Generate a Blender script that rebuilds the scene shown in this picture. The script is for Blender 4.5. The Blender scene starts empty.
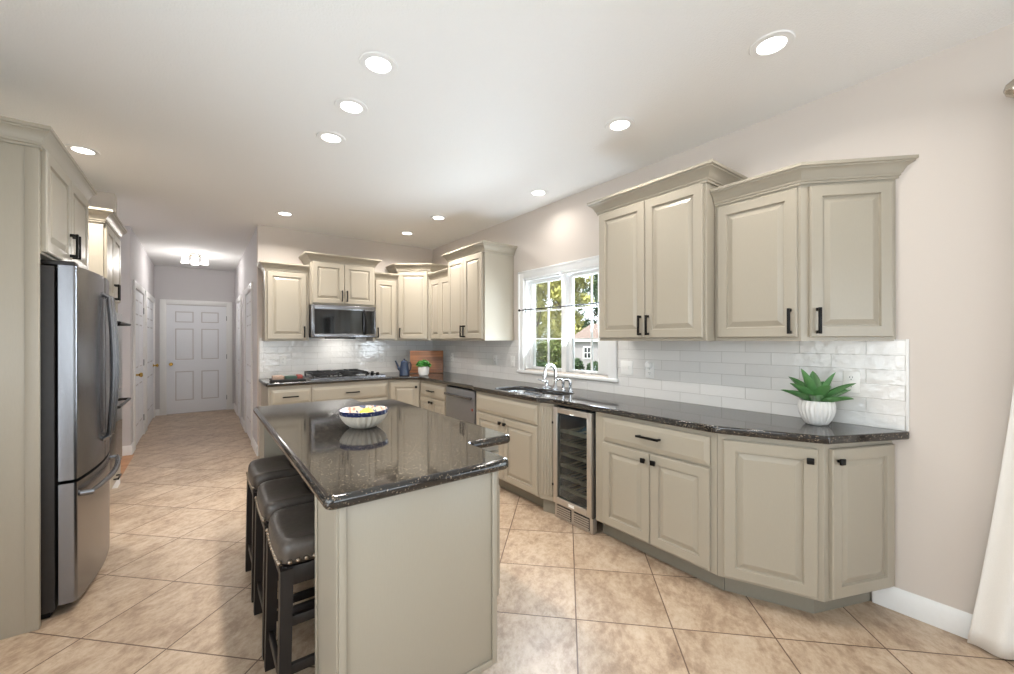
import bpy, bmesh, math, random
from mathutils import Matrix, Vector
PI = math.pi
S = bpy.context.scene
C = S.collection
R = math.radians

# ------------------------------------------------------------------ camera
CAM_H = 1.375
cd = bpy.data.cameras.new('camera'); cam = bpy.data.objects.new('camera', cd); C.objects.link(cam)
cd.sensor_width = 36.0; cd.lens = 36.0 * 410.0 / 1014.0
cd.clip_start = 0.05; cd.clip_end = 300
cd.shift_y = 2.6 / 1014.0
cam.location = (0, 0, CAM_H)
cam.rotation_euler = (Matrix.Rotation(-R(36.77), 4, 'Z') @ Matrix.Rotation(R(90), 4, 'X') @ Matrix.Rotation(-R(.1), 4, 'Z')).to_euler()
S.camera = cam

# ------------------------------------------------------------------ exposure
S.view_settings.view_transform = 'Standard'
try: S.view_settings.look = 'None'
except Exception: pass
S.view_settings.gamma = 1.0
S.view_settings.use_curve_mapping = False
S.view_settings.exposure = 0.0
S.cycles.use_denoising = True
S.cycles.max_bounces = 8
S.cycles.diffuse_bounces = 5
S.cycles.transparent_max_bounces = 12
S.cycles.caustics_reflective = False
S.cycles.caustics_refractive = False
S.cycles.sample_clamp_indirect = 6.0

# ------------------------------------------------------------------ sky, sun, window light, added left fill
SKY = 3.8
W = bpy.data.worlds.new('world'); S.world = W; W.use_nodes = True
nt = W.node_tree; nt.nodes.clear()
o_ = nt.nodes.new('ShaderNodeOutputWorld'); b_ = nt.nodes.new('ShaderNodeBackground')
sk = nt.nodes.new('ShaderNodeTexSky'); sk.sky_type = 'HOSEK_WILKIE'; sk.turbidity = 4.0; sk.sun_direction = (-0.75, 0.15, 0.65)
mx = nt.nodes.new('ShaderNodeMix'); mx.data_type = 'RGBA'; mx.inputs[0].default_value = 0.75
mx.inputs[7].default_value = (0.93, 0.97, 1.0, 1)
nt.links.new(sk.outputs[0], mx.inputs[6]); nt.links.new(mx.outputs[2], b_.inputs[0])
b_.inputs[1].default_value = SKY; nt.links.new(b_.outputs[0], o_.inputs[0])
sd = bpy.data.lights.new('sun', 'SUN'); sd.energy = 7.0; sd.angle = R(1.0); sd.color = (1, .95, .86)
so = bpy.data.objects.new('sun', sd); C.objects.link(so); so.location = (-20, 5, 30)
so.rotation_euler = Vector((0.75, -0.15, -0.65)).to_track_quat('-Z', 'Y').to_euler()

def area(name, loc, direction, sx, sy, energy, col=(1, 1, 1), shape='RECTANGLE', spread=180):
    d = bpy.data.lights.new(name, 'AREA'); d.shape = shape; d.size = sx
    if shape == 'RECTANGLE': d.size_y = sy
    d.energy = energy; d.color = col; d.spread = R(spread)
    o = bpy.data.objects.new(name, d); C.objects.link(o); o.location = loc
    o.rotation_euler = Vector(direction).to_track_quat('-Z', 'Z').to_euler(); return o
XL_ = -1.34
DAY = (0.82, 0.92, 1.0)
area('daylight_patio_door', (2.95, -1.35, 1.05), (-1, 0, .45), 1.9, 2.0, 42, DAY)
area('daylight_rear_window', (0.7, -3.46, 1.35), (0, 1, .9), 3.3, 1.8, 44, DAY)
area('added_left_fill', (XL_ - .06, .35, 1.5), (1, .8, .6), 3.4, 1.4, 42, DAY)  # added fill lamp on the unseen left side, brightens the right wall
area('microwave_task_light', (1.43, 5.46, 1.385), (0, .15, -1), .3, .1, 1.6, (1, .97, .92))
area('daylight_kitchen_window', (2.96, 2.88, 1.5), (-1, .1, .6), 1.05, 0.9, 44, DAY)
area('sky_kitchen_window', (2.955, 2.88, 1.88), (-.75, -.5, -.55), 1.0, .2, 50, (.72, .86, 1.0), spread=120)

# ------------------------------------------------------------------ materials
MATS = {}
def srgb(r, g, b):
    f = lambda c: (c / 255 / 12.92) if c <= 10 else ((c / 255 + .055) / 1.055) ** 2.4
    return (f(r), f(g), f(b), 1)
def mat(name, col, rough=.5, metal=0, spec=.5, coat=0, bump=0, bscale=50, stretch=None, var=0, emit=None, trans=0):
    m = bpy.data.materials.new(name); m.use_nodes = True; MATS[name] = m
    n = m.node_tree.nodes; L = m.node_tree.links; p = n['Principled BSDF']
    p.inputs['Base Color'].default_value = col; p.inputs['Roughness'].default_value = rough
    p.inputs['Metallic'].default_value = metal; p.inputs['Specular IOR Level'].default_value = spec
    p.inputs['Coat Weight'].default_value = coat; p.inputs['Coat Roughness'].default_value = .05
    if emit: p.inputs['Emission Color'].default_value = emit[0]; p.inputs['Emission Strength'].default_value = emit[1]
    if bump or var:
        tc = n.new('ShaderNodeTexCoord'); mp = n.new('ShaderNodeMapping'); nz = n.new('ShaderNodeTexNoise')
        L.new(tc.outputs['Object'], mp.inputs[0]); L.new(mp.outputs[0], nz.inputs[0])
        mp.inputs['Scale'].default_value = stretch or (1, 1, 1); nz.inputs['Scale'].default_value = bscale
        nz.inputs['Detail'].default_value = 4
        if bump:
            bp = n.new('ShaderNodeBump'); bp.inputs['Strength'].default_value = bump; bp.inputs['Distance'].default_value = .004
            L.new(nz.outputs[0], bp.inputs['Height']); L.new(bp.outputs[0], p.inputs['Normal'])
        if var:
            r = n.new('ShaderNodeValToRGB'); r.color_ramp.elements[0].position = .3; r.color_ramp.elements[1].position = .7
            r.color_ramp.elements[0].color = tuple(c * (1 - var) for c in col[:3]) + (1,)
            r.color_ramp.elements[1].color = tuple(min(1, c * (1 + var)) for c in col[:3]) + (1,)
            L.new(nz.outputs[0], r.inputs[0]); L.new(r.outputs[0], p.inputs['Base Color'])
    return m
CAB = mat('cabinet_paint', srgb(166, 158, 143), .32, bump=.05, bscale=30, stretch=(8, 8, 1), var=.012)
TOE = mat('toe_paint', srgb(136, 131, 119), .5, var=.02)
WALL = mat('wall_paint', srgb(213, 204, 196), .75, bump=.05, bscale=90)
HALLW = mat('hall_wall_paint', srgb(205, 202, 203), .75, bump=.05, bscale=90)
CEIL = mat('ceiling_paint', srgb(240, 240, 239), .85, bump=.6, bscale=120)
WHITE = mat('white_trim_paint', srgb(238, 238, 237), .35, var=.01)
DOORW = mat('white_door_paint', srgb(236, 238, 242), .4, var=.01)
BLACK = mat('black_metal', srgb(22, 21, 20), .4, metal=.6, var=.1)
STEEL = mat('stainless_steel', srgb(134, 134, 137), .27, metal=1, bump=.03, bscale=60, stretch=(1, 1, 40), var=.04)
STEEL2 = mat('warm_stainless', srgb(196, 189, 180), .38, metal=.75, bump=.03, bscale=60, stretch=(1, 1, 40), var=.04)
STEELD = mat('grey_fridge_side', srgb(150, 150, 152), .35, metal=.8, var=.03)
CHROME = mat('chrome', srgb(196, 197, 199), .08, metal=1, var=.01)
CHAR = mat('charcoal_case', srgb(40, 37, 36), .5, var=.08)
BRASS = mat('brass', srgb(205, 170, 90), .25, metal=1, var=.03)
DGLASS = mat('dark_glass', srgb(16, 18, 20), .05, spec=.8, var=.05)
IRON = mat('cast_iron', srgb(20, 20, 21), .55, bump=.2, bscale=200)
LEATHER = mat('stool_leather', srgb(74, 67, 61), .40, bump=.25, bscale=60, var=.15)
ESP = mat('espresso_wood', srgb(24, 18, 16), .45, bscale=15, stretch=(8, 8, 1), var=.25)
NAIL = mat('nailhead_metal', srgb(150, 136, 120), .35, metal=.9, var=.05)
PLATE = mat('switch_plate', srgb(244, 243, 240), .35, var=.01)
SLOT = mat('socket_slot', srgb(60, 58, 56), .5, var=.05)
POT = mat('white_ceramic', srgb(232, 230, 226), .45, var=.02)
CREAM = mat('cream_stoneware', srgb(216, 207, 192), .35, var=.03)
LEAF = mat('succulent_leaf', srgb(92, 140, 84), .42, bscale=12, var=.2)
HERB = mat('herb_leaf', srgb(62, 130, 50), .5, bscale=30, var=.3)
SOIL = mat('soil', srgb(60, 45, 35), .9, bscale=60, var=.3)
LEMON = mat('lemon_skin', srgb(240, 200, 40), .4, bump=.3, bscale=120, var=.05)
KETT = mat('blue_enamel', srgb(40, 52, 74), .2, bscale=120, var=.35)
FABRIC = mat('curtain_linen', srgb(236, 233, 228), .9, bump=.3, bscale=300, var=.02)
NICKEL = mat('satin_nickel', srgb(190, 182, 170), .25, metal=1, var=.03)
REDM = mat('red_card', srgb(140, 62, 54), .5, var=.05)
GREENM = mat('green_card', srgb(48, 72, 60), .5, var=.08)
PINKM = mat('beige_card', srgb(165, 140, 124), .6, var=.05)
SHELFW = mat('shelf_wood', srgb(176, 146, 112), .5, bscale=20, stretch=(1, 10, 1), var=.15)
BOTTLE = mat('bottle_glass', srgb(60, 80, 84), .1, spec=.8, var=.1)
COOLIN = mat('cooler_interior', srgb(30, 38, 46), .5, var=.1)
LAMP = mat('lamp_lens', (1, 1, 1, 1), .5, emit=((1, .97, .92, 1), 9.0))
SHADE = mat('lit_glass_shade', (1, 1, 1, 1), .3, emit=((1, .97, .93, 1), 3.2))
BARK = mat('bark', srgb(90, 74, 60), .9, bscale=6, var=.3)
TREE1 = mat('yellow_green_leaves', srgb(160, 158, 86), .6, bscale=.6, var=.45)
TREE2 = mat('green_leaves', srgb(104, 118, 60), .6, bscale=.6, var=.45)
TREE3 = mat('dark_leaves', srgb(58, 84, 46), .6, bscale=.6, var=.4)
GRASS = mat('grass', srgb(74, 94, 48), .9, bscale=1.5, var=.3)
SHED = mat('grey_siding', srgb(164, 158, 160), .7, bscale=3, stretch=(1, 1, 20), var=.05)
ROOF = mat('roof_shingle', srgb(128, 112, 104), .85, bscale=12, var=.2)

def glass_mat():
    m = bpy.data.materials.new('window_glass'); m.use_nodes = True; n = m.node_tree.nodes; L = m.node_tree.links; n.clear()
    o = n.new('ShaderNodeOutputMaterial'); mxx = n.new('ShaderNodeMixShader'); t = n.new('ShaderNodeBsdfTransparent'); g = n.new('ShaderNodeBsdfGlossy')
    lw = n.new('ShaderNodeFresnel'); lw.inputs[0].default_value = 1.3
    t.inputs[0].default_value = (.97, .98, .98, 1); g.inputs['Roughness'].default_value = .02
    L.new(lw.outputs[0], mxx.inputs[0]); L.new(t.outputs[0], mxx.inputs[1]); L.new(g.outputs[0], mxx.inputs[2]); L.new(mxx.outputs[0], o.inputs[0]); return m
GLASS = glass_mat()
def tinted_mat():
    m = glass_mat(); m.name = 'tinted_glass'
    m.node_tree.nodes['Transparent BSDF'].inputs[0].default_value = (.72, .8, .86, 1); return m
TINT = tinted_mat()

def granite():
    m = mat('black_granite', srgb(34, 31, 29), .07, spec=.75); n = m.node_tree.nodes; L = m.node_tree.links; p = n['Principled BSDF']
    tc = n.new('ShaderNodeTexCoord'); v = n.new('ShaderNodeTexVoronoi'); v.inputs['Scale'].default_value = 260
    r = n.new('ShaderNodeValToRGB'); e = r.color_ramp.elements
    e[0].position = 0; e[0].color = srgb(26, 24, 23); e[1].position = .8; e[1].color = srgb(40, 36, 33)
    x = e.new(.90); x.color = srgb(140, 126, 108)
    L.new(tc.outputs['Object'], v.inputs[0]); L.new(v.outputs['Color'], r.inputs[0]); L.new(r.outputs[0], p.inputs['Base Color'])
    return m
GRAN = granite()

def math_node(n, L, op, a, b=None):
    x = n.new('ShaderNodeMath'); x.operation = op
    for i, v in enumerate((a, b)):
        if v is None: continue
        if isinstance(v, (int, float)): x.inputs[i].default_value = v
        else: L.new(v, x.inputs[i])
    return x.outputs[0]

def tile_floor():
    m = mat('travertine_tile', srgb(205, 176, 146), .38, spec=.5); n = m.node_tree.nodes; L = m.node_tree.links; p = n['Principled BSDF']
    tc = n.new('ShaderNodeTexCoord'); mp = n.new('ShaderNodeMapping'); L.new(tc.outputs['Object'], mp.inputs[0])
    mp.vector_type = 'POINT'; mp.inputs['Rotation'].default_value = (0, 0, R(-45))
    sp = n.new('ShaderNodeSeparateXYZ'); L.new(mp.outputs[0], sp.inputs[0])
    P = .4525
    u = math_node(n, L, 'DIVIDE', math_node(n, L, 'ADD', sp.outputs[0], -2.042 + 20 * P), P)
    v = math_node(n, L, 'DIVIDE', math_node(n, L, 'ADD', sp.outputs[1], .045 + 20 * P), P)
    fu, fv = math_node(n, L, 'FRACT', u), math_node(n, L, 'FRACT', v)
    du = math_node(n, L, 'MINIMUM', fu, math_node(n, L, 'SUBTRACT', 1, fu))
    dv = math_node(n, L, 'MINIMUM', fv, math_node(n, L, 'SUBTRACT', 1, fv))
    dm = math_node(n, L, 'MINIMUM', du, dv)
    grout = math_node(n, L, 'LESS_THAN', dm, .0072)
    cx = n.new('ShaderNodeCombineXYZ'); L.new(math_node(n, L, 'FLOOR', u), cx.inputs[0]); L.new(math_node(n, L, 'FLOOR', v), cx.inputs[1])
    wn = n.new('ShaderNodeTexWhiteNoise'); wn.noise_dimensions = '3D'; L.new(cx.outputs[0], wn.inputs[0])
    # offset the veining per tile
    ad = n.new('ShaderNodeVectorMath'); ad.operation = 'MULTIPLY_ADD'; L.new(wn.outputs['Color'], ad.inputs[0]); ad.inputs[1].default_value = (9, 9, 9); L.new(mp.outputs[0], ad.inputs[2])
    m2 = n.new('ShaderNodeMapping'); m2.inputs['Scale'].default_value = (1, 1.5, 1); m2.inputs['Rotation'].default_value = (0, 0, R(30)); L.new(ad.outputs[0], m2.inputs[0])
    n1 = n.new('ShaderNodeTexNoise'); n1.inputs['Scale'].default_value = 4.2; n1.inputs['Detail'].default_value = 12; n1.inputs['Roughness'].default_value = .74; n1.inputs['Distortion'].default_value = .35
    L.new(m2.outputs[0], n1.inputs[0])
    r = n.new('ShaderNodeValToRGB'); e = r.color_ramp.elements
    e[0].position = .32; e[0].color = srgb(126, 104, 86); e[1].position = .68; e[1].color = srgb(204, 188, 168)
    for pos, c in ((.44, (162, 139, 117)), (.5, (179, 157, 134)), (.56, (190, 170, 148))):
        x = e.new(pos); x.color = srgb(*c)
    n2 = n.new('ShaderNodeTexNoise'); n2.inputs['Scale'].default_value = 20; n2.inputs['Detail'].default_value = 6; n2.inputs['Roughness'].default_value = .7; L.new(m2.outputs[0], n2.inputs[0])
    mixf = math_node(n, L, 'ADD', math_node(n, L, 'MULTIPLY', n1.outputs[0], .62), math_node(n, L, 'MULTIPLY', n2.outputs[0], .38))
    L.new(mixf, r.inputs[0])
    hs = n.new('ShaderNodeHueSaturation'); L.new(r.outputs[0], hs.inputs['Color'])
    L.new(math_node(n, L, 'ADD', math_node(n, L, 'MULTIPLY', wn.outputs['Value'], .12), .94), hs.inputs['Value'])
    mx_ = n.new('ShaderNodeMix'); mx_.data_type = 'RGBA'; L.new(grout, mx_.inputs[0]); L.new(hs.outputs[0], mx_.inputs[6]); mx_.inputs[7].default_value = srgb(98, 76, 60)
    L.new(mx_.outputs[2], p.inputs['Base Color'])
    bp = n.new('ShaderNodeBump'); bp.inputs['Strength'].default_value = .25; bp.inputs['Distance'].default_value = .003
    L.new(math_node(n, L, 'SUBTRACT', n1.outputs[0], math_node(n, L, 'MULTIPLY', grout, 1.5)), bp.inputs['Height']); L.new(bp.outputs[0], p.inputs['Normal'])
    return m
TILE = tile_floor()

def subway(name, along):
    m = mat(name, srgb(228, 226, 223), .07, spec=.7); n = m.node_tree.nodes; L = m.node_tree.links; p = n['Principled BSDF']
    tc = n.new('ShaderNodeTexCoord'); sp = n.new('ShaderNodeSeparateXYZ'); L.new(tc.outputs['Object'], sp.inputs[0])
    cb = n.new('ShaderNodeCombineXYZ'); L.new(sp.outputs[along], cb.inputs[0]); L.new(sp.outputs[2], cb.inputs[1])
    br = n.new('ShaderNodeTexBrick'); L.new(cb.outputs[0], br.inputs[0])
    br.inputs['Scale'].default_value = 1; br.inputs['Brick Width'].default_value = .30; br.inputs['Row Height'].default_value = .076
    br.inputs['Mortar Size'].default_value = .0016; br.inputs['Mortar Smooth'].default_value = .3; br.inputs['Bias'].default_value = 0
    br.offset = .5
    br.inputs['Color1'].default_value = srgb(226, 224, 221); br.inputs['Color2'].default_value = srgb(236, 234, 231); br.inputs['Mortar'].default_value = srgb(200, 197, 192)
    L.new(br.outputs[0], p.inputs['Base Color'])
    nz = n.new('ShaderNodeTexNoise'); nz.inputs['Scale'].default_value = 22; nz.inputs['Detail'].default_value = 1.5; L.new(tc.outputs['Object'], nz.inputs[0])
    bp = n.new('ShaderNodeBump'); bp.inputs['Strength'].default_value = .6; bp.inputs['Distance'].default_value = .005
    L.new(math_node(n, L, 'SUBTRACT', nz.outputs[0], math_node(n, L, 'MULTIPLY', br.outputs['Fac'], .8)), bp.inputs['Height']); L.new(bp.outputs[0], p.inputs['Normal'])
    return m
SUBR = subway('subway_tile_side', 1); SUBB = subway('subway_tile_end', 0)

def planks():
    m = mat('wood_planks', srgb(176, 122, 78), .35); n = m.node_tree.nodes; L = m.node_tree.links; p = n['Principled BSDF']
    tc = n.new('ShaderNodeTexCoord'); br = n.new('ShaderNodeTexBrick'); L.new(tc.outputs['Object'], br.inputs[0])
    br.inputs['Scale'].default_value = 1; br.inputs['Brick Width'].default_value = .9; br.inputs['Row Height'].default_value = .08; br.inputs['Mortar Size'].default_value = .001
    br.inputs['Color1'].default_value = srgb(170, 116, 72); br.inputs['Color2'].default_value = srgb(188, 134, 88); br.inputs['Mortar'].default_value = srgb(100, 66, 40)
    L.new(br.outputs[0], p.inputs['Base Color']); return m
PLANK = planks()

def board_wood():
    m = mat('board_wood', srgb(150, 92, 56), .4); n = m.node_tree.nodes; L = m.node_tree.links; p = n['Principled BSDF']
    tc = n.new('ShaderNodeTexCoord'); mp = n.new('ShaderNodeMapping'); mp.inputs['Scale'].default_value = (1, 1, 26); L.new(tc.outputs['Object'], mp.inputs[0])
    nz = n.new('ShaderNodeTexNoise'); nz.inputs['Scale'].default_value = 1.4; nz.inputs['Detail'].default_value = 3; L.new(mp.outputs[0], nz.inputs[0])
    r = n.new('ShaderNodeValToRGB'); r.color_ramp.elements[0].position = .35; r.color_ramp.elements[1].position = .65
    r.color_ramp.elements[0].color = srgb(98, 62, 40); r.color_ramp.elements[1].color = srgb(148, 100, 66)
    L.new(nz.outputs[0], r.inputs[0]); L.new(r.outputs[0], p.inputs['Base Color']); return m
BOARD = board_wood()

def bowl_paint():
    m = mat('bowl_blue_pattern', srgb(60, 72, 120), .25); n = m.node_tree.nodes; L = m.node_tree.links; p = n['Principled BSDF']
    tc = n.new('ShaderNodeTexCoord'); v = n.new('ShaderNodeTexVoronoi'); v.inputs['Scale'].default_value = 110; L.new(tc.outputs['Object'], v.inputs[0])
    r = n.new('ShaderNodeValToRGB'); r.color_ramp.interpolation = 'CONSTANT'; e = r.color_ramp.elements
    e[0].position = 0; e[0].color = srgb(222, 220, 214); e[1].position = .22; e[1].color = srgb(44, 52, 88)
    L.new(v.outputs['Distance'], r.inputs[0]); L.new(r.outputs[0], p.inputs['Base Color']); return m
BLUEP = bowl_paint()
def bowl_inside():
    m = mat('bowl_flower_glaze', srgb(222, 210, 200), .25); n = m.node_tree.nodes; L = m.node_tree.links; p = n['Principled BSDF']
    tc = n.new('ShaderNodeTexCoord'); v = n.new('ShaderNodeTexVoronoi'); v.inputs['Scale'].default_value = 80; L.new(tc.outputs['Object'], v.inputs[0])
    r = n.new('ShaderNodeValToRGB'); r.color_ramp.interpolation = 'CONSTANT'; e = r.color_ramp.elements
    e[0].position = 0; e[0].color = srgb(226, 218, 208); e[1].position = .45; e[1].color = srgb(205, 160, 145); x = e.new(.62); x.color = srgb(226, 218, 208); x = e.new(.88); x.color = srgb(110, 120, 150)
    sp = n.new('ShaderNodeSeparateColor'); L.new(v.outputs['Color'], sp.inputs[0]); L.new(sp.outputs[0], r.inputs[0]); L.new(r.outputs[0], p.inputs['Base Color']); return m
BOWLIN = bowl_inside()

# ------------------------------------------------------------------ mesh helpers
def NB(): return bmesh.new()
def box(bm, x0, x1, y0, y1, z0, z1, bev=0, M=None, seg=2):
    vs = [bm.verts.new((x, y, z)) for x in (x0, x1) for y in (y0, y1) for z in (z0, z1)]
    q = lambda *i: bm.faces.new([vs[k] for k in i])
    fs = [q(0, 1, 3, 2), q(4, 6, 7, 5), q(0, 4, 5, 1), q(2, 3, 7, 6), q(0, 2, 6, 4), q(1, 5, 7, 3)]
    nv = vs
    if bev:
        es = list({e for f in fs for e in f.edges})
        r = bmesh.ops.bevel(bm, geom=es, offset=bev, segments=seg, profile=.5, affect='EDGES', clamp_overlap=True)
        nv = list({v for v in r['verts']} | {v for v in vs if v.is_valid})
    if M is not None: bmesh.ops.transform(bm, matrix=M, verts=nv)
    return nv
def prism(bm, pts, z0, z1):
    a = [bm.verts.new((x, y, z0)) for x, y in pts]; b = [bm.verts.new((x, y, z1)) for x, y in pts]; n = len(pts)
    bm.faces.new(a[::-1]); bm.faces.new(b)
    for i in range(n): bm.faces.new((a[i], a[(i + 1) % n], b[(i + 1) % n], b[i]))
def tube(bm, pts, r, seg=10, cap=True, rs=None):
    pts = [Vector(p) for p in pts]; rings = []
    up = None
    for i, p in enumerate(pts):
        t = (pts[min(i + 1, len(pts) - 1)] - pts[max(i - 1, 0)]).normalized()
        if up is None:
            up = t.cross(Vector((0, 0, 1)))
            if up.length < 1e-3: up = t.cross(Vector((1, 0, 0)))
            up.normalize()
        up = (up - t * up.dot(t)).normalized(); w = t.cross(up)
        rr = rs[i] if rs else r
        rings.append([bm.verts.new(p + (up * math.cos(2 * PI * k / seg) + w * math.sin(2 * PI * k / seg)) * rr) for k in range(seg)])
    for a, b in zip(rings, rings[1:]):
        for k in range(seg): bm.faces.new((a[k], a[(k + 1) % seg], b[(k + 1) % seg], b[k]))
    if cap:
        bm.faces.new(rings[0][::-1]); bm.faces.new(rings[-1])
def lathe(bm, prof, seg=32, cx=0, cy=0, rfun=None, close=False):
    rings = []
    for j, (r, z) in enumerate(prof):
        rings.append([bm.verts.new((cx + (r * (rfun(2 * PI * k / seg, j) if rfun else 1)) * math.cos(2 * PI * k / seg), cy + (r * (rfun(2 * PI * k / seg, j) if rfun else 1)) * math.sin(2 * PI * k / seg), z)) for k in range(seg)])
    for a, b in zip(rings, rings[1:]):
        for k in range(seg): bm.faces.new((a[k], a[(k + 1) % seg], b[(k + 1) % seg], b[k]))
    if close:
        bm.faces.new(rings[0][::-1]); bm.faces.new(rings[-1])
def obj(name, bm, m, parent=None, M=None, ang=35):
    bmesh.ops.recalc_face_normals(bm, faces=bm.faces)
    me = bpy.data.meshes.new(name); bm.to_mesh(me); bm.free()
    me.shade_smooth(); me.set_sharp_from_angle(angle=R(ang))
    return obj_me(name, me, m, parent, M)
def obj_me(name, me, m, parent=None, M=None):
    for x in (m if isinstance(m, (list, tuple)) else [m]): me.materials.append(x)
    o = bpy.data.objects.new(name, me); C.objects.link(o)
    if parent is not None: o.parent = parent
    if M is not None: o.matrix_basis = M
    return o
def tag(o, label, cat, group=None):
    o['label'] = label; o['category'] = cat
    if group: o['group'] = group
    return o
def thing(name, label, cat, loc=(0, 0, 0), rz=0, group=None):
    o = bpy.data.objects.new(name, None); C.objects.link(o); o.empty_display_size = .1
    o.location = loc; o.rotation_euler = (0, 0, rz); return tag(o, label, cat, group)
def struct(name, bm, m, parent=None):
    o = obj(name, bm, m, parent)
    if parent is None: o['kind'] = 'structure'
    return o
def frame_M(x, y, z, rz): return Matrix.Translation((x, y, z)) @ Matrix.Rotation(rz, 4, 'Z')
def copy_tree(o, parent=None):
    c = o.copy(); C.objects.link(c)
    if parent is not None: c.parent = parent
    for ch in list(o.children): copy_tree(ch, c)
    return c

# ------------------------------------------------------------------ setting
XR, YB, ZC = 2.825, 5.66, 2.743
XL = -1.34
HR, HLX, YE = 0.545, -0.675, 9.80
YF = -3.4
def wall(name, m, *boxes):
    bm = NB()
    for b in boxes: box(bm, *b)
    return struct(name, bm, m)
wall('floor', TILE, (-.64, XR, YF, YE, -.12, 0), (XL, -.64, YF, 5.37, -.12, 0), (HLX, -.64, 6.65, YE, -.12, 0))
fl = wall('floor_wood', PLANK, (-3.2, -.642, 5.372, 6.65, -.12, -.001))
wall('ceiling', CEIL, (-3.3, XR + .2, YF - .15, YE + .15, ZC, ZC + .15))
WY0, WY1, WZ0, WZ1 = 2.30, 3.46, 1.06, 2.03          # kitchen window opening
PY0, PY1, PZ = -2.35, -.35, 2.10                     # patio door opening
wall('wall_right', WALL, (XR, XR + .16, WY1, YB + .15, 0, ZC), (XR, XR + .16, WY0, WY1, 0, WZ0), (XR, XR + .16, WY0, WY1, WZ1, ZC),
     (XR, XR + .16, PY1, WY0, 0, ZC), (XR, XR + .16, PY0, PY1, PZ, ZC), (XR, XR + .16, YF - .15, PY0, 0, ZC))
wall('wall_back', WALL, (HR, XR, YB, YB + .12, 0, ZC))
wall('wall_hall_right', HALLW, (HR, HR + .1, YB + .12, YE, 0, ZC))
wall('wall_hall_end', HALLW, (HLX - .1, HR + .1, YE, YE + .15, 0, ZC))
wall('wall_hall_left', HALLW, (HLX - .1, HLX, 6.65, YE, 0, ZC), (-3.2, HLX - .1, 6.65, 6.75, 0, ZC))
LY0, LY1, LZ0, LZ1 = -1.4, 2.1, .75, 2.25  # unseen window opening, added to let fill light in from the left
wall('wall_left', WALL, (XL - .12, XL, YF - .15, LY0, 0, ZC), (XL - .12, XL, LY1, 5.37, 0, ZC), (XL - .12, XL, LY0, LY1, 0, LZ0), (XL - .12, XL, LY0, LY1, LZ1, ZC))
bm = NB()
for a in (LY0, LY0 + 1.15, LY0 + 2.29, LY1 - .06): box(bm, XL - .1, XL - .04, a, a + .06, LZ0, LZ1, .004)
box(bm, XL - .1, XL - .04, LY0 + .06, LY1 - .06, LZ0, LZ0 + .06, .004); box(bm, XL - .1, XL - .04, LY0 + .06, LY1 - .06, LZ1 - .06, LZ1, .004)
w3 = struct('added_left_window', bm, WHITE)
bm = NB(); box(bm, XL - .075, XL - .07, LY0 + .06, LY1 - .06, LZ0 + .06, LZ1 - .06); obj('pane', bm, GLASS, w3)
wall('wall_stub', WALL, (XL, -.637, 5.25, 5.37, 0, ZC))
wall('wall_side_room', HALLW, (-3.3, -3.2, 5.2, 6.75, 0, ZC), (-3.2, XL - .12, 5.25, 5.37, 0, ZC))
RX0, RX1, RZ0, RZ1 = -1.0, 2.4, .45, 2.3
wall('wall_front', WALL, (XL, RX0, YF - .15, YF, 0, ZC), (RX1, XR, YF - .15, YF, 0, ZC), (RX0, RX1, YF - .15, YF, 0, RZ0), (RX0, RX1, YF - .15, YF, RZ1, ZC))

def base_prof(bm, p0, p1, out, h=.115, t=.016):
    """baseboard from p0 to p1, out = unit vector into the room"""
    a = Vector((*p0, 0)); b = Vector((*p1, 0)); n = Vector((*out, 0)); z = Vector((0, 0, 1))
    pr = [(0, 0), (t, 0), (t, h * .78), (t * .7, h * .86), (t * .55, h * .95), (t * .2, h), (0, h)]
    A = [bm.verts.new(a + n * o + z * q) for o, q in pr]; B = [bm.verts.new(b + n * o + z * q) for o, q in pr]
    for i in range(len(pr)): j = (i + 1) % len(pr); bm.faces.new((A[i], A[j], B[j], B[i]))
    bm.faces.new(A); bm.faces.new(B[::-1])
def baseboard(name, *runs):
    bm = NB()
    for r in runs: base_prof(bm, *r)
    struct(name, bm, WHITE)
baseboard('baseboard_right', ((XR, .575), (XR, -.35), (-1, 0)), ((XR, -2.35), (XR, YF), (-1, 0)))
baseboard('baseboard_hall_right', ((HR, YB), (HR, 6.24), (-1, 0)), ((HR, 7.29), (HR, 8.05), (-1, 0)), ((HR, 9.02), (HR, YE), (-1, 0)))
baseboard('baseboard_hall_end', ((HLX, YE), (-.60, YE), (0, -1)), ((.505, YE), (HR, YE), (0, -1)))
baseboard('baseboard_hall_left', ((HLX, 6.65), (HLX, 6.86), (1, 0)), ((HLX, 8.08), (HLX, 8.25), (1, 0)), ((HLX, 9.7), (HLX, YE), (1, 0)), ((-3.2, 6.65), (HLX + .016, 6.65), (0, -1)))
baseboard('baseboard_stub', ((-.637, 5.25), (-.637, 5.386), (1, 0)), ((XL, 5.37), (-.637, 5.37), (0, 1)), ((-.70, 5.25), (-.621, 5.25), (0, -1)))

# backsplash tiles
bm = NB(); box(bm, XR - .008, XR, .448, 2.205, .916, 1.372); box(bm, XR - .008, XR, 2.205, 3.565, .916, 1.005); box(bm, XR - .008, XR, 3.565, YB, .916, 1.372)
struct('wall_right_backsplash', bm, SUBR)
bm = NB(); box(bm, .56, XR - .008, YB - .008, YB, .916, 1.40)
struct('wall_back_backsplash', bm, SUBB)
bm = NB(); box(bm, XR - .011, XR, .436, .448, .916, 1.374, .002)
struct('trim_1', bm, WHITE)

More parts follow.
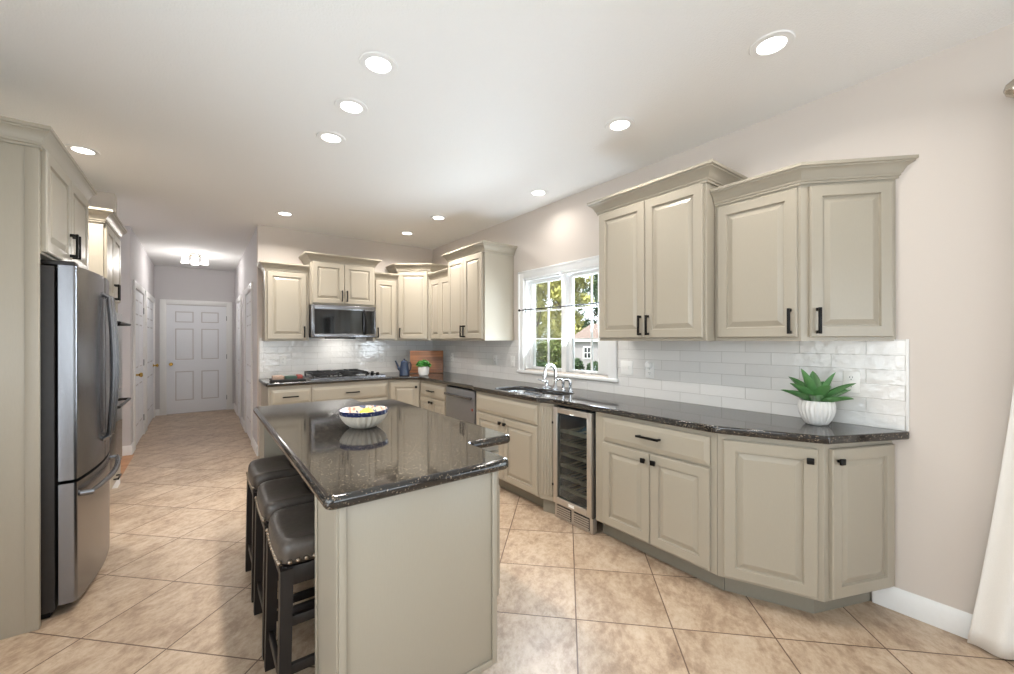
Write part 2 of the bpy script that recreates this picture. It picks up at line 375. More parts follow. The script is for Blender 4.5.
# ---- kitchen window
def casing(bm, y0, y1, z0, z1, w=.085, t=.02, x=XR):
    box(bm, x - t, x, y0 - w, y0, z0, z1 + w, .004); box(bm, x - t, x, y1, y1 + w, z0, z1 + w, .004)
    box(bm, x - t, x, y0 - .0, y1 + .0, z1, z1 + w, .004)
    box(bm, x - t - .008, x - t + .004, y0 - w, y0 - w + .022, z0, z1 + w, .003); box(bm, x - t - .008, x - t + .004, y1 + w - .022, y1 + w, z0, z1 + w, .003)
    box(bm, x - t - .008, x - t + .004, y0 - w, y1 + w, z1 + w - .022, z1 + w, .003)
bm = NB(); casing(bm, WY0, WY1, WZ0 - .02, WZ1)
box(bm, XR - .035, XR + .10, WY0 - .10, WY1 + .10, WZ0 - .045, WZ0 - .018, .005)       # stool (sill)
# jambs, centre mullion
box(bm, XR, XR + .14, WY0, WY0 + .02, WZ0 - .02, WZ1, 0); box(bm, XR, XR + .14, WY1 - .02, WY1, WZ0 - .02, WZ1, 0)
box(bm, XR, XR + .14, WY0, WY1, WZ1 - .02, WZ1, 0); box(bm, XR + .02, XR + .14, WY0, WY1, WZ0 - .02, WZ0, 0)
box(bm, XR + .02, XR + .13, 2.85, 2.915, WZ0, WZ1, .004)
win = struct('window_1', bm, WHITE)
def sash(y0, y1, mun, st0, st1):
    bm = NB(); x0, x1 = XR + .06, XR + .10; z0, z1 = WZ0 - .012, WZ1 - .021
    box(bm, x0, x1, y0, y0 + st0, z0, z1, .004); box(bm, x0, x1, y1 - st1, y1, z0, z1, .004)
    box(bm, x0, x1, y0 + st0, y1 - st1, z0, z0 + .036, .004); box(bm, x0, x1, y0 + st0, y1 - st1, z1 - .03, z1, .004)
    f = obj('sash', bm, WHITE, win)
    bm = NB(); h = (z1 - z0 - .066) / 3
    box(bm, x0 + .012, x0 + .03, mun - .007, mun + .007, z0 + .036, z1 - .03)
    for k in (1, 2): box(bm, x0 + .013, x0 + .029, y0 + st0, y1 - st1, z0 + .036 + h * k - .006, z0 + .036 + h * k + .006)
    obj('muntins', bm, WHITE, f)
    bm = NB(); box(bm, x0 + .018, x0 + .022, y0 + st0, y1 - st1, z0 + .036, z1 - .03); obj('pane', bm, GLASS, f)
    bm = NB(); yc = (y0 + y1) / 2; box(bm, x0 - .03, x0, yc - .03, yc + .03, z0 + .002, z0 + .022, .005); tube(bm, [(x0 - .025, yc + .02, z0 + .014), (x0 - .04, yc - .045, z0 + .02)], .006)
    obj('crank', bm, WHITE, f)
sash(2.916, WY1 - .0205, 3.165, .03, .035)
sash(WY0 + .0205, 2.849, 2.575, .165, .04)

# ---- patio door and rear window (behind the camera, they light the room)
bm = NB(); x0 = XR + .03
for a, b in ((PY0, PY0 + .06), (-1.40, -1.30), (PY1 - .06, PY1)): box(bm, x0, x0 + .08, a, b, 0, PZ, .005)
box(bm, x0, x0 + .08, PY0 + .06, PY1 - .06, 0, .08, .005); box(bm, x0, x0 + .08, PY0 + .06, PY1 - .06, PZ - .08, PZ, .005)
pd = struct('door_7', bm, WHITE)
bm = NB(); box(bm, x0 + .03, x0 + .035, PY0 + .06, PY1 - .06, .08, PZ - .08); obj('pane', bm, GLASS, pd)
bm = NB()
for a in (RX0, RX0 + 1.1, RX0 + 2.24, RX1 - .06): box(bm, a, a + .06, YF - .1, YF - .04, RZ0, RZ1, .004)
box(bm, RX0 + .06, RX1 - .06, YF - .1, YF - .04, RZ0, RZ0 + .06, .004); box(bm, RX0 + .06, RX1 - .06, YF - .1, YF - .04, RZ1 - .06, RZ1, .004)
w2 = struct('window_2', bm, WHITE)
bm = NB(); box(bm, RX0 + .06, RX1 - .06, YF - .075, YF - .07, RZ0 + .06, RZ1 - .06); obj('pane', bm, GLASS, w2)

# ---- six-panel hall doors
def panel_rect(bm, x0, x1, z0, z1, y, loops):
    """nested rectangles on a front that faces -y"""
    prev = None
    for ins, dy in loops:
        ring = [bm.verts.new(p) for p in ((x0 + ins, y + dy, z0 + ins), (x1 - ins, y + dy, z0 + ins), (x1 - ins, y + dy, z1 - ins), (x0 + ins, y + dy, z1 - ins))]
        if prev:
            for k in range(4): bm.faces.new((prev[k], prev[(k + 1) % 4], ring[(k + 1) % 4], ring[k]))
        prev = ring
    bm.faces.new(prev)
def six_panel(name, M, w, h=2.03, knob='left', cas=.085):
    """door in a wall: local x = along wall, front faces -y, origin at the middle of the threshold"""
    bm = NB(); xs = [-w / 2, -w / 2 + .115, -.05, .05, w / 2 - .115, w / 2]; zs = [.012, .24, .80, 1.0, 1.60, 1.70, h - .11, h]
    vg = {}
    V = lambda i, j: vg.setdefault((i, j), bm.verts.new((xs[i], -.004, zs[j])))
    holes = {(i, j) for i in (1, 3) for j in (1, 3, 5)}
    for i in range(5):
        for j in range(7):
            if (i, j) in holes:
                panel_rect(bm, xs[i], xs[i + 1], zs[j], zs[j + 1], -.004, [(0, 0), (.010, .005), (.020, .005), (.045, .001)])
            else: bm.faces.new((V(i, j), V(i + 1, j), V(i + 1, j + 1), V(i, j + 1)))
    box(bm, -w / 2, w / 2, .013, .02, .012, h)
    d = obj(name, bm, DOORW, None, M); d['kind'] = 'structure'
    bm = NB(); k = cas
    for s in (-1, 1): box(bm, min(s * (w / 2 + .012), s * (w / 2 + .012 + k)), max(s * (w / 2 + .012), s * (w / 2 + .012 + k)), -.02, .0, 0, h + .012 + k, .005)
    box(bm, -w / 2 - .012, w / 2 + .012, -.02, .0, h + .012, h + .012 + k, .005)
    for s in (-1, 1): box(bm, min(s * w / 2, s * (w / 2 + .012)), max(s * w / 2, s * (w / 2 + .012)), -.012, 0, 0, h + .012)
    obj('door_casing', bm, WHITE, d)
    if knob is None: return d
    sx = -1 if knob == 'left' else 1
    bm = NB(); x = sx * (w / 2 - .065); z = .93
    P2 = [(0.0, 0), (.03, 0), (.03, .006), (.012, .010), (.012, .035), (.028, .05), (.03, .062), (.018, .075), (.0, .076)]
    lathe(bm, P2, 20); bmesh.ops.transform(bm, matrix=Matrix.Translation((x, -.004, z)) @ Matrix.Rotation(R(90), 4, 'X'), verts=bm.verts)
    obj('knob', bm, BRASS, d)
    for z in (.25, 1.05, 1.80):
        bm = NB(); box(bm, -sx * (w / 2 + .004) - .006, -sx * (w / 2 + .004) + .006, -.016, -.003, z - .045, z + .045, .002); obj('hinge', bm, BRASS if knob != 'left' else STEELD, d)
    return d
six_panel('door_1', frame_M(-.048, YE, 0, 0), .91, 2.03, 'left')
six_panel('door_2', frame_M(HLX, 7.47, 0, R(90)), 1.0, 2.03, 'left')
six_panel('door_3', frame_M(HLX, 8.97, 0, R(90)), 1.2, 2.03, 'right')
six_panel('door_4', frame_M(HR, 6.765, 0, R(-90)), .85, 2.03, None)
six_panel('door_5', frame_M(HR, 8.535, 0, R(-90)), .76, 2.03, None)

# ------------------------------------------------------------------ cabinet pieces
def bar_pull(parent, M, x, z, L=.135, vert=True, name='handle'):
    bm = NB(); y1 = -.021; h = L / 2 if vert else .078
    if vert:
        box(bm, x - .007, x + .007, y1 - .036, y1 - .024, z - h, z + h, .002)
        for s in (-1, 1): box(bm, x - .005, x + .005, y1 - .025, y1 + .002, z + s * (h - .009) - .008, z + s * (h - .009) + .008, .001)
    else:
        box(bm, x - h, x + h, y1 - .036, y1 - .024, z - .007, z + .007, .002)
        for s in (-1, 1): box(bm, x + s * (h - .009) - .008, x + s * (h - .009) + .008, y1 - .025, y1 + .002, z - .005, z + .005, .001)
    return obj(name, bm, BLACK, parent)
def knob(parent, M, x, z):
    bm = NB(); y1 = -.021
    box(bm, x - .006, x + .006, y1 - .018, y1 + .002, z - .006, z + .006)
    box(bm, x - .015, x + .015, y1 - .028, y1 - .016, z - .015, z + .015, .003)
    return obj('knob', bm, BLACK, parent)
def front(parent, M, kind, x0, x1, z0, z1, hd=None, fr=None, m=CAB):
    """a raised-panel door or a drawer front, front faces local -y, lies on y=0"""
    bm = NB(); t = .021; f = fr or (.055 if kind == 'door' else .028)
    lp = [(0, 0), (0, -t + .005), (.005, -t), (f, -t), (f + .004, -t + .011), (f + .010, -t + .011), (f + .036, -t + .001)]
    if kind != 'door': lp = [(0, 0), (0, -t + .009), (.004, -t + .008), (f, -t)]
    if min(x1 - x0, z1 - z0) < 2 * (f + .05) and kind == 'door': lp = [(0, 0), (0, -t + .005), (.005, -t), (.045, -t), (.048, -t + .010), (.054, -t + .010), (.075, -t + .001)]
    panel_rect(bm, x0, x1, z0, z1, -.0005, lp)
    d = obj('door' if kind == 'door' else 'drawer', bm, m, parent, M, ang=4)
    if hd:
        if hd[0] == 'v': bar_pull(d, M, hd[1], hd[2])
        elif hd[0] == 'h': bar_pull(d, M, hd[1], hd[2], vert=False)
        else: knob(d, M, hd[1], hd[2])
    return d
def crown(parent, pts, z0, h=.10, p=.065, end=None):
    pr = [(.0, 0), (.010, 0), (.010, .012), (.016, .015), (.016, .024), (.022, .030), (.027, .042), (.035, .056), (.047, .068), (.056, .073), (.056, .080), (.065, .084), (.065, .10), (0, .10)]
    pr = [(a * p / .065, b * h / .10) for a, b in pr]
    P = [Vector(q) for q in pts]; n = len(P); offs = []
    nr = [Vector(((P[i + 1] - P[i]).y, -(P[i + 1] - P[i]).x)).normalized() for i in range(n - 1)]
    for i in range(n):
        if i == 0: offs.append(nr[0])
        elif i == n - 1: offs.append(nr[-1])
        else:
            a, b = nr[i - 1], nr[i]; s = a + b; offs.append(s / (1 + a.dot(b)))
    if end: offs[-1] = Vector(end)
    bm = NB(); rings = [[bm.verts.new((P[i].x + offs[i].x * o, P[i].y + offs[i].y * o, z0 + z)) for o, z in pr] for i in range(n)]
    k = len(pr)
    for a, b in zip(rings, rings[1:]):
        for j in range(k): bm.faces.new((a[j], a[(j + 1) % k], b[(j + 1) % k], b[j]))
    bm.faces.new(rings[0]); bm.faces.new(rings[-1][::-1])
    return obj('crown_molding', bm, CAB, parent, ang=25)
I4 = Matrix.Identity(4)
def cabinet(name, label, loc, rz, w, d, z0, z1, fronts, toe=False, crn=None, cat='cabinet', group=None, lip=0):
    t = thing(name, label, cat, (loc[0], loc[1], 0 if toe else z0), rz, group); g = .0008
    off = 0 if toe else z0
    bm = NB(); box(bm, -w / 2 + g, w / 2 - g, 0, d, z0 - off, z1 - off, .002, seg=1)
    obj('body', bm, CAB, t)
    if toe:
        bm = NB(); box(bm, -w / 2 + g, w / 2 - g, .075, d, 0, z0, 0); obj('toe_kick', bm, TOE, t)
    for f in fronts:
        k, x0, x1, a, b = f[:5]; h = f[5] if len(f) > 5 else None
        if h: h = (h[0], h[1], h[2] - off)
        front(t, I4, k, x0, x1, a - off, b - off, h)
    if crn: crown(t, crn[0], crn[1] - off, *crn[2:])
    return t

# ------------------------------------------------------------------ base cabinets, right wall
FX = 2.215; DB = XR - FX - .002
def rloc(ya, yb, x=FX): return (x, (ya + yb) / 2)
# two-door with drawer next to the cooler
w = 1.88 - 1.085 + .04
ya, yb = 1.085, 1.93; w = yb - ya; x0 = -w / 2 + .078; x1 = w / 2 - .035; xm = (x0 + x1) / 2
cabinet('base_cabinet', 'wide base cabinet with one drawer over two knobbed doors, right of the wine cooler', rloc(ya, yb), R(-90), w, DB, .11, .875,
        [('drawer', x0, x1, .69, .845, ('h', xm - .0, .775)), ('door', x0, xm - .002, .125, .675, ('k', xm - .035, .63)), ('door', xm + .002, x1, .125, .675, ('k', xm + .035, .63))], toe=True)
# angled end cabinet
t = thing('angled_base_cabinet', 'angled end base cabinet under the succulent, with two tall knobbed doors meeting at a corner', 'cabinet', (2.5, .85, 0))
A0, A1, A2 = Vector((FX, 1.083)), Vector((2.40, .668)), Vector((XR - .002, .50))
o2 = Vector((2.5, .85))
poly = [A0 - o2, A1 - o2, A2 - o2, Vector((XR - .002, 1.083)) - o2]
bm = NB(); prism(bm, poly, .11, .875); obj('body', bm, CAB, t)
def inset_line(p, q, k):
    d = (q - p).normalized(); n = Vector((-d.y, d.x)); return p + n * k, q + n * k
def isect(p, q, r, s):
    a, b = q - p, s - r; den = a.x * b.y - a.y * b.x; u = ((r.x - p.x) * b.y - (r.y - p.y) * b.x) / den; return p + a * u
t0 = Vector((FX, 1.5)); L0 = inset_line(t0, A0, .075); L1 = inset_line(A0, A1, .075); L2 = inset_line(A1, A2, .075)
K0 = isect(*L0, *L1); K1 = isect(*L1, *L2)
K2 = isect(*L2, Vector((XR - .003, 0)), Vector((XR - .003, 1)))
bm = NB(); KS = isect(*L1, Vector((0, 1.0845)), Vector((1, 1.0845)))
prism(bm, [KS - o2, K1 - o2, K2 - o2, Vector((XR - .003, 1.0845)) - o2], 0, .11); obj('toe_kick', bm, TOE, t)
for (p, q, kx, a, b) in ((A0, A1, 1, .028, .025), (A1, A2, -1, .03, .012)):
    L = (q - p).length; dv = (q - p).normalized(); mid = (p + q) / 2 - o2
    M = frame_M(mid.x, mid.y, 0, math.atan2(dv.y, dv.x))
    front(t, M, 'door', -L / 2 + a, L / 2 - b, .125, .845, ('k', (L / 2 - b - .032) if kx > 0 else (-L / 2 + a + .032), .79))

# sink cabinet
SX = 2.17
ya, yb = 2.462, 3.41; w = yb - ya
t = cabinet('sink_cabinet', 'base cabinet under the kitchen sink with false drawer front above two knobbed doors', rloc(ya, yb, SX), R(-90), w, XR - SX - .002, .11, .66,
        [('drawer', -w / 2 + .03, w / 2 - .02, .69, .845), ('door', -w / 2 + .03, -.0, .125, .675, ('k', -.035, .63)), ('door', .004, w / 2 - .02, .125, .675, ('k', .035, .63))], toe=True)
bm = NB(); box(bm, -w / 2 + .001, w / 2 - .001, 0, .02, .66, .875); box(bm, -w / 2 + .001, -w / 2 + .018, .02, XR - SX - .003, .66, .875); box(bm, w / 2 - .018, w / 2 - .001, .02, XR - SX - .003, .66, .875)
obj('apron_frame', bm, CAB, t)
# fluted filler
t = thing('fluted_filler', 'fluted angled cabinet filler post between the sink cabinet and the wine cooler', 'trim panel', (2.3, 2.45, 0))
f0, f1 = Vector((SX, 2.460)) , Vector((FX - .004, 2.347)); o3 = Vector((2.3, 2.45))
dv = (f1 - f0).normalized(); L = (f1 - f0).length; nn = Vector((dv.y, -dv.x))
bm = NB(); prism(bm, [f0 - o3, f1 - o3, Vector((2.36, 2.347)) - o3, Vector((2.185, 2.460)) - o3], .11, .875); obj('body', bm, CAB, t)
bm = NB()
for k in range(4):
    c = f0 + dv * (L * (k + .7) / 4.4) - o3; tube(bm, [(c.x, c.y, .15), (c.x, c.y, .84)], .009, 8)
obj('fluting', bm, CAB, t)
ti0, ti1 = f0 - nn * .03, f1 - nn * .03
bm = NB(); prism(bm, [Vector((SX + .03, 2.460)) - o3, Vector((FX + .02, 2.347)) - o3, Vector((2.45, 2.347)) - o3, Vector((2.45, 2.460)) - o3], 0, .11); obj('toe_kick', bm, TOE, t)

# wine cooler
t = thing('wine_cooler', 'narrow stainless wine cooler with glass door and wooden shelves under the counter', 'wine cooler', (2.205, 2.145, 0), R(-90))
ww = .386; x0, x1 = -ww / 2, ww / 2
bm = NB(); box(bm, x0 + .004, x0 + .02, .03, .56, .1, .86); box(bm, x1 - .02, x1 - .004, .03, .56, .1, .86); box(bm, x0 + .02, x1 - .02, .03, .56, .84, .86); box(bm, x0 + .02, x1 - .02, .03, .56, .1, .12); box(bm, x0 + .02, x1 - .02, .54, .56, .12, .84)
obj('case', bm, COOLIN, t)
bm = NB(); dz0, dz1 = .115, .855; fw = .042
box(bm, x0, x0 + fw, -.012, .028, dz0, dz1, .004); box(bm, x1 - fw, x1, -.012, .028, dz0, dz1, .004)
box(bm, x0 + fw - .001, x1 - fw + .001, -.012, .028, dz0, dz0 + .05, .004); box(bm, x0 + fw - .001, x1 - fw + .001, -.012, .028, dz1 - fw, dz1, .004)
dd = obj('door_frame', bm, STEEL2, t)
bm = NB(); box(bm, x0 + fw, x1 - fw, -.004, .002, dz0 + .05, dz1 - fw); obj('glass_pane', bm, TINT, dd)
bm = NB(); box(bm, -.028, .028, -.0135, -.0115, dz0 + .015, dz0 + .036); obj('badge', bm, PLATE, dd)
for z in (.25, .73):
    bm = NB(); box(bm, x0 - .012, x0 + .002, -.016, -.002, z - .008, z + .008, .002); obj('hinge', bm, BLACK, dd)
for k in range(6):
    z = .215 + k * .088
    bm = NB(); box(bm, x0 + .03, x1 - .03, .03, .05, z, z + .028, .003)
    for s in range(5): box(bm, x0 + .05 + s * .06, x0 + .07 + s * .06, .05, .5, z + .005, z + .015)
    obj('wine_shelf', bm, SHELFW, t)
bm = NB(); box(bm, x0, x1, .005, .05, 0, .108, .003)
g = obj('grille', bm, STEEL2, t)
for s in (-1, 1):
    c = s * .09; bm = NB(); box(bm, c - .074, c + .074, .002, .006, .016, .104); obj('vent_shade_plate', bm, CHAR, g); bm = NB()  # dark plate in front of the grille, stands in for shade between louvers
    for k in range(5): box(bm, c - .07, c + .07, -.004, .004, .020 + k * .0165, .030 + k * .0165, .001)
    obj('louver', bm, STEEL2, g)
area('cooler_lamp', (2.24, 2.14, .835), (.35, 0, -1), .3, .03, .9, (.75, .9, 1))
# wine bottles in the cooler
for k, (bx, z) in enumerate(((-.05, .6), (.045, .6), (.03, .335))):
    bm = NB(); lathe(bm, [(0, 0), (.036, .002), (.038, .02), (.038, .19), (.03, .22), (.014, .25), (.014, .31), (0, .312)], 18)
    b = obj('wine_bottle', bm, BOTTLE, None, frame_M(2.205 + .40, 2.14 - bx, z + .0235, 0) @ Matrix.Translation((0, 0, .038 + .0)) @ Matrix.Rotation(R(-90), 4, 'Y'))
    tag(b, ('dark wine bottle lying on the upper shelf of the wine cooler, left one', 'dark wine bottle lying on the upper shelf of the wine cooler, right one', 'dark wine bottle lying alone on a lower wine cooler shelf')[k], 'bottle', 'wine bottles in the cooler')

# dishwasher
t = thing('dishwasher', 'stainless dishwasher with a straight bar handle, left of the sink cabinet', 'dishwasher', (2.205, 3.775, 0), R(-90))
ww = .62
bm = NB(); box(bm, -ww / 2 + .003, ww / 2 - .003, .03, .58, .1, .868); obj('case', bm, CHAR, t)
bm = NB(); box(bm, -ww / 2 + .012, ww / 2 - .012, -.012, .028, .115, .855, .004); dd = obj('door', bm, STEELD, t)
bm = NB(); box(bm, -ww / 2 + .03, ww / 2 - .03, -.052, -.034, .77, .795, .006)
for s in (-1, 1): box(bm, s * (ww / 2 - .07) - .01, s * (ww / 2 - .07) + .01, -.036, -.011, .775, .79)
obj('handle', bm, STEEL, dd)
bm = NB(); lathe(bm, [(0, 0), (.014, 0), (.014, .006), (0, .008)], 16); bmesh.ops.transform(bm, matrix=Matrix.Translation((ww / 2 - .055, -.011, .665)) @ Matrix.Rotation(R(90), 4, 'X'), verts=bm.verts)
obj('badge', bm, REDM, dd)
bm = NB(); box(bm, -ww / 2 + .003, ww / 2 - .003, .07, .5, 0, .1); obj('toe_kick', bm, CHAR, t)

# drawer base next to the corner
ya, yb = 4.09, 4.785; w = yb - ya
cabinet('base_cabinet', 'base cabinet with a drawer above two small doors, between corner cabinet and dishwasher', rloc(ya, yb), R(-90), w, DB, .11, .875,
        [('drawer', -w / 2 + .04, w / 2 - .03, .685, .835, ('h', .0, .765)), ('door', -w / 2 + .04, .003, .125, .675, ('k', -.03, .63)), ('door', .007, w / 2 - .03, .125, .675, ('k', .04, .63))], toe=True)
# diagonal corner base
FY = 5.03; CX0, CY0 = 1.895, 4.786
t = thing('corner_base_cabinet', 'diagonal corner base cabinet with a single raised-panel door and one knob', 'cabinet', (2.3, 5.2, 0))
o4 = Vector((2.3, 5.2))
bm = NB(); prism(bm, [Vector(p) - o4 for p in ((CX0, FY), (FX, CY0), (XR - .002, CY0), (XR - .002, YB - .002), (CX0, YB - .002))], .11, .875); obj('body', bm, CAB, t)
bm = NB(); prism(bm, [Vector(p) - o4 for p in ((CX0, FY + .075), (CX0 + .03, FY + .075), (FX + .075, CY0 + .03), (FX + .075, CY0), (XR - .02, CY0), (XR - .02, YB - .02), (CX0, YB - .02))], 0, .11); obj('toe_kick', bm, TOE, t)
p, q = Vector((CX0, FY)), Vector((FX, CY0)); L = (q - p).length; dv = (q - p).normalized(); mid = (p + q) / 2 - o4
front(t, frame_M(mid.x, mid.y, 0, math.atan2(dv.y, dv.x)), 'door', -L / 2 + .03, L / 2 - .012, .125, .836, ('k', L / 2 - .045, .785))
# back wall base
w = .425
cabinet('base_cabinet', 'narrow base cabinet with drawer at the far left end beneath the tray of boxes', (.575 + w / 2, FY), 0, w, YB - FY - .002, .11, .875,
        [('drawer', -w / 2 + .03, w / 2 - .008, .675, .832, ('h', .0, .755)), ('door', -w / 2 + .03, w / 2 - .008, .125, .675, ('k', w / 2 - .05, .63))], toe=True)
xa, xb = 1.0, 1.894; w = xb - xa
cabinet('cooktop_cabinet', 'wide base cabinet with deep drawers under the gas cooktop', ((xa + xb) / 2, FY), 0, w, YB - FY - .002, .11, .875,
        [('drawer', -w / 2 + .008, w / 2 - .02, .665, .832, ('h', .0, .755)), ('drawer', -w / 2 + .008, w / 2 - .02, .40, .655, ('h', 0, .53)), ('drawer', -w / 2 + .008, w / 2 - .02, .125, .385, ('h', 0, .26))], toe=True)

# ------------------------------------------------------------------ worktops
def slab(name, outline, holes, z0, z1, bev, m, loc=(0, 0)):
    cu = bpy.data.curves.new(name, 'CURVE'); cu.dimensions = '2D'; cu.fill_mode = 'BOTH'
    for pts in [outline] + holes:
        s = cu.splines.new('POLY'); s.points.add(len(pts) - 1); s.use_cyclic_u = True
        for p, q in zip(s.points, pts): p.co = (q[0] - loc[0], q[1] - loc[1], 0, 1)
    cu.extrude = (z1 - z0) / 2 - bev; cu.bevel_depth = bev; cu.bevel_resolution = 3; cu.offset = -bev
    tmp = bpy.data.objects.new('tmp', cu); C.objects.link(tmp); bpy.context.view_layer.update()
    me = bpy.data.meshes.new_from_object(tmp.evaluated_get(bpy.context.evaluated_depsgraph_get()))
    bpy.data.objects.remove(tmp); bpy.data.curves.remove(cu)
    for v in me.vertices: v.co.z += (z1 - z0) / 2
    me.name = name; me.materials.clear(); me.shade_smooth(); me.set_sharp_from_angle(angle=R(50))
    o = obj_me(name, me, m); o.location = (loc[0], loc[1], z0); return o
def fillet(pts, rad, seg=6):
    """round the corners given in rad {index: radius}"""
    out = []; n = len(pts)
    for i, p in enumerate(pts):
        r = rad.get(i, 0)
        if not r: out.append(tuple(p)); continue
        p = Vector(p); a = (Vector(pts[i - 1]) - p).normalized(); b = (Vector(pts[(i + 1) % n]) - p).normalized()
        ang = a.angle(b); dd_ = r / math.tan(ang / 2); c = p + (a + b).normalized() * (r / math.sin(ang / 2))
        s, e = p + a * dd_ - c, p + b * dd_ - c
        a0 = math.atan2(s.y, s.x); a1 = math.atan2(e.y, e.x); d_ = (a1 - a0 + PI) % (2 * PI) - PI
        for k in range(seg + 1): th = a0 + d_ * k / seg; out.append((c.x + r * math.cos(th), c.y + r * math.sin(th)))
    return out
ov = .035
EX = FX - ov; SXE = SX - ov; EY = FY - ov
T1 = isect(*inset_line(A0, A1, -ov), *inset_line(A1, A2, -ov)); T0 = isect(*inset_line(t0, A0, -ov), *inset_line(A0, A1, -ov))
T2 = isect(*inset_line(A1, A2, -ov), Vector((XR - .002, 0)), Vector((XR - .002, 1)))
out = [(.553, YB - .002), (.553, EY), (CX0 - .015, EY), (EX, CY0 - .015), (EX, 3.50), (SXE, 3.41), (SXE, 2.47), (EX, 2.33), (T0.x, T0.y), (T1.x, T1.y), (T2.x, T2.y - .035), (XR - .002, YB - .002)]
out = fillet(out, {1: .02, 5: .06, 6: .06, 7: .05, 8: .3, 9: .015, 10: .012})
HX0, HX1, HY0, HY1 = 2.205, 2.565, 2.42, 3.20
hole = fillet([(HX0, HY0), (HX1, HY0), (HX1, HY1), (HX0, HY1)], {0: .09, 1: .09, 2: .09, 3: .09})
o = slab('countertop', out, [hole], .876, .915, .008, GRAN, (2.4, 3.0))
tag(o, 'polished black granite counter running along the right and back walls', 'countertop')

# sink
t = thing('sink', 'double-bowl stainless undermount sink set in the black counter below the window', 'sink', (2.385, 2.81, .70))
def bowl_mesh(y0, y1):
    bm = NB(); zt = .174; rings = []
    for ins, z in ((-.012, zt), (0, zt), (.006, zt - .02), (.012, .03), (.03, .008), (.06, 0)):
        pts = fillet([(HX0 - 2.385 + ins, y0 + ins), (HX1 - 2.385 - ins, y0 + ins), (HX1 - 2.385 - ins, y1 - ins), (HX0 - 2.385 + ins, y1 - ins)], {k: max(.02, .08 - ins * .5) for k in range(4)})
        rings.append([bm.verts.new((x, y, z)) for x, y in pts])
    n = len(rings[0])
    for a, b in zip(rings, rings[1:]):
        for k in range(n): bm.faces.new((a[k], a[(k + 1) % n], b[(k + 1) % n], b[k]))
    bm.faces.new(rings[-1]); return bm
SINKM = mat('sink_steel', srgb(205, 208, 212), .22, metal=1, var=.02)
for y0, y1 in ((-.38, -.005), (.005, .38)):
    b = obj('basin', bowl_mesh(y0, y1), SINKM, t)
    bm = NB(); lathe(bm, [(0, .003), (.03, .003), (.042, .001), (.045, -.001)], 20, 0, (y0 + y1) / 2); obj('drain', bm, CHROME, b)

# faucet set
def arcpts(f, n=14): return [f(k / n) for k in range(n + 1)]
t = thing('kitchen_faucet', 'chrome gooseneck faucet at the back of the sink under the window', 'faucet', (2.63, 2.775, .915))
bm = NB(); lathe(bm, [(0, 0), (.03, 0), (.03, .008), (.02, .02), (.016, .05), (.013, .06)], 20, close=False)
pts = [(0, 0, .05), (0, 0, .165)] + [(-.065 + .065 * math.cos(a), 0, .165 + .065 * math.sin(a)) for a in [PI * k / 10 for k in range(1, 10)]] + [(-.13, 0, .155), (-.132, 0, .13)]
tube(bm, pts, .012, 12); obj('spout', bm, CHROME, t)
bm = NB(); tube(bm, [(-.132, 0, .133), (-.133, 0, .105)], .016, 12); obj('aerator', bm, CHROME, t)
t = thing('faucet_lever', 'chrome cross lever on a wide base, left of the gooseneck faucet', 'faucet', (2.62, 2.88, .915))
bm = NB(); lathe(bm, [(0, 0), (.045, 0), (.045, .008), (.025, .02), (.018, .05), (.02, .06), (.012, .07), (0, .072)], 20); obj('base', bm, CHROME, t)
bm = NB(); tube(bm, [(0, 0, .062), (-.03, .03, .07), (-.06, .06, .085)], .007, 10, rs=[.008, .006, .008]); obj('lever', bm, CHROME, t)
for k, (y, nm, lb) in enumerate(((2.675, 'side_sprayer', 'chrome side sprayer standing directly right of the gooseneck faucet'), (2.585, 'soap_dispenser', 'chrome soap dispenser pump at the right end of the faucet row'))):
    t = thing(nm, lb, 'faucet fitting', (2.635, y, .915))
    bm = NB(); lathe(bm, [(0, 0), (.024, 0), (.024, .006), (.014, .015), (.012, .05), (.016, .07), (.014, .09), (0, .092)], 18); obj('body', bm, CHROME, t)
    bm = NB(); tube(bm, [(0, 0, .085), (-.02, .01, .10), (-.05, .02, .098), (-.062, .024, .085)], .009, 10); obj('nozzle', bm, CHROME, t)

# ------------------------------------------------------------------ wall cabinets
UZ = 1.365
def two_doors(w, z0, z1, l=.03, r=.03, hz=None):
    return [('door', -w / 2 + l, -.002 + (l - r) / 2, z0 + .02, z1, ('v', -.03 + (l - r) / 2, hz or z0 + .105)), ('door', .002 + (l - r) / 2, w / 2 - r, z0 + .02, z1, ('v', .03 + (l - r) / 2, hz or z0 + .105))]
# tall two-door right of the window
FD = 2.43; D4 = XR - FD - .002
ya, yb = 1.25, 2.078; w = yb - ya
cabinet('wall_cabinet', 'tall two-door wall cabinet just right of the window', rloc(ya, yb, FD), R(-90), w, D4, UZ, 2.33, two_doors(w, UZ, 2.315, .012, .018),
        crn=([(-w / 2, D4), (-w / 2, 0), (w / 2, 0), (w / 2, D4)], 2.315, .10, .066))
# tall two-door left of the window
ya, yb = 3.646, 4.44; w = yb - ya
cabinet('wall_cabinet', 'tall two-door wall cabinet just left of the window', rloc(ya, yb, FD), R(-90), w, D4, UZ, 2.33, two_doors(w, UZ, 2.315, .012, .025),
        crn=([(-w / 2, D4), (-w / 2, 0), (w / 2, 0), (w / 2, D4)], 2.315, .10, .066))
# short one between
FU = 2.505; D3 = XR - FU - .002
ya, yb = 4.442, 5.088; w = yb - ya
cabinet('wall_cabinet', 'short wall cabinet half hidden between the corner cabinet and the tall window cabinet', rloc(ya, yb, FU), R(-90), w, D3, UZ, 2.19, [('door', -w / 2 + .04, -.01, UZ + .02, 2.165), ('door', -.006, w / 2 - .03, UZ + .02, 2.165)],
        crn=([(-w / 2, 0), (w / 2, 0)], 2.175, .09, .055))
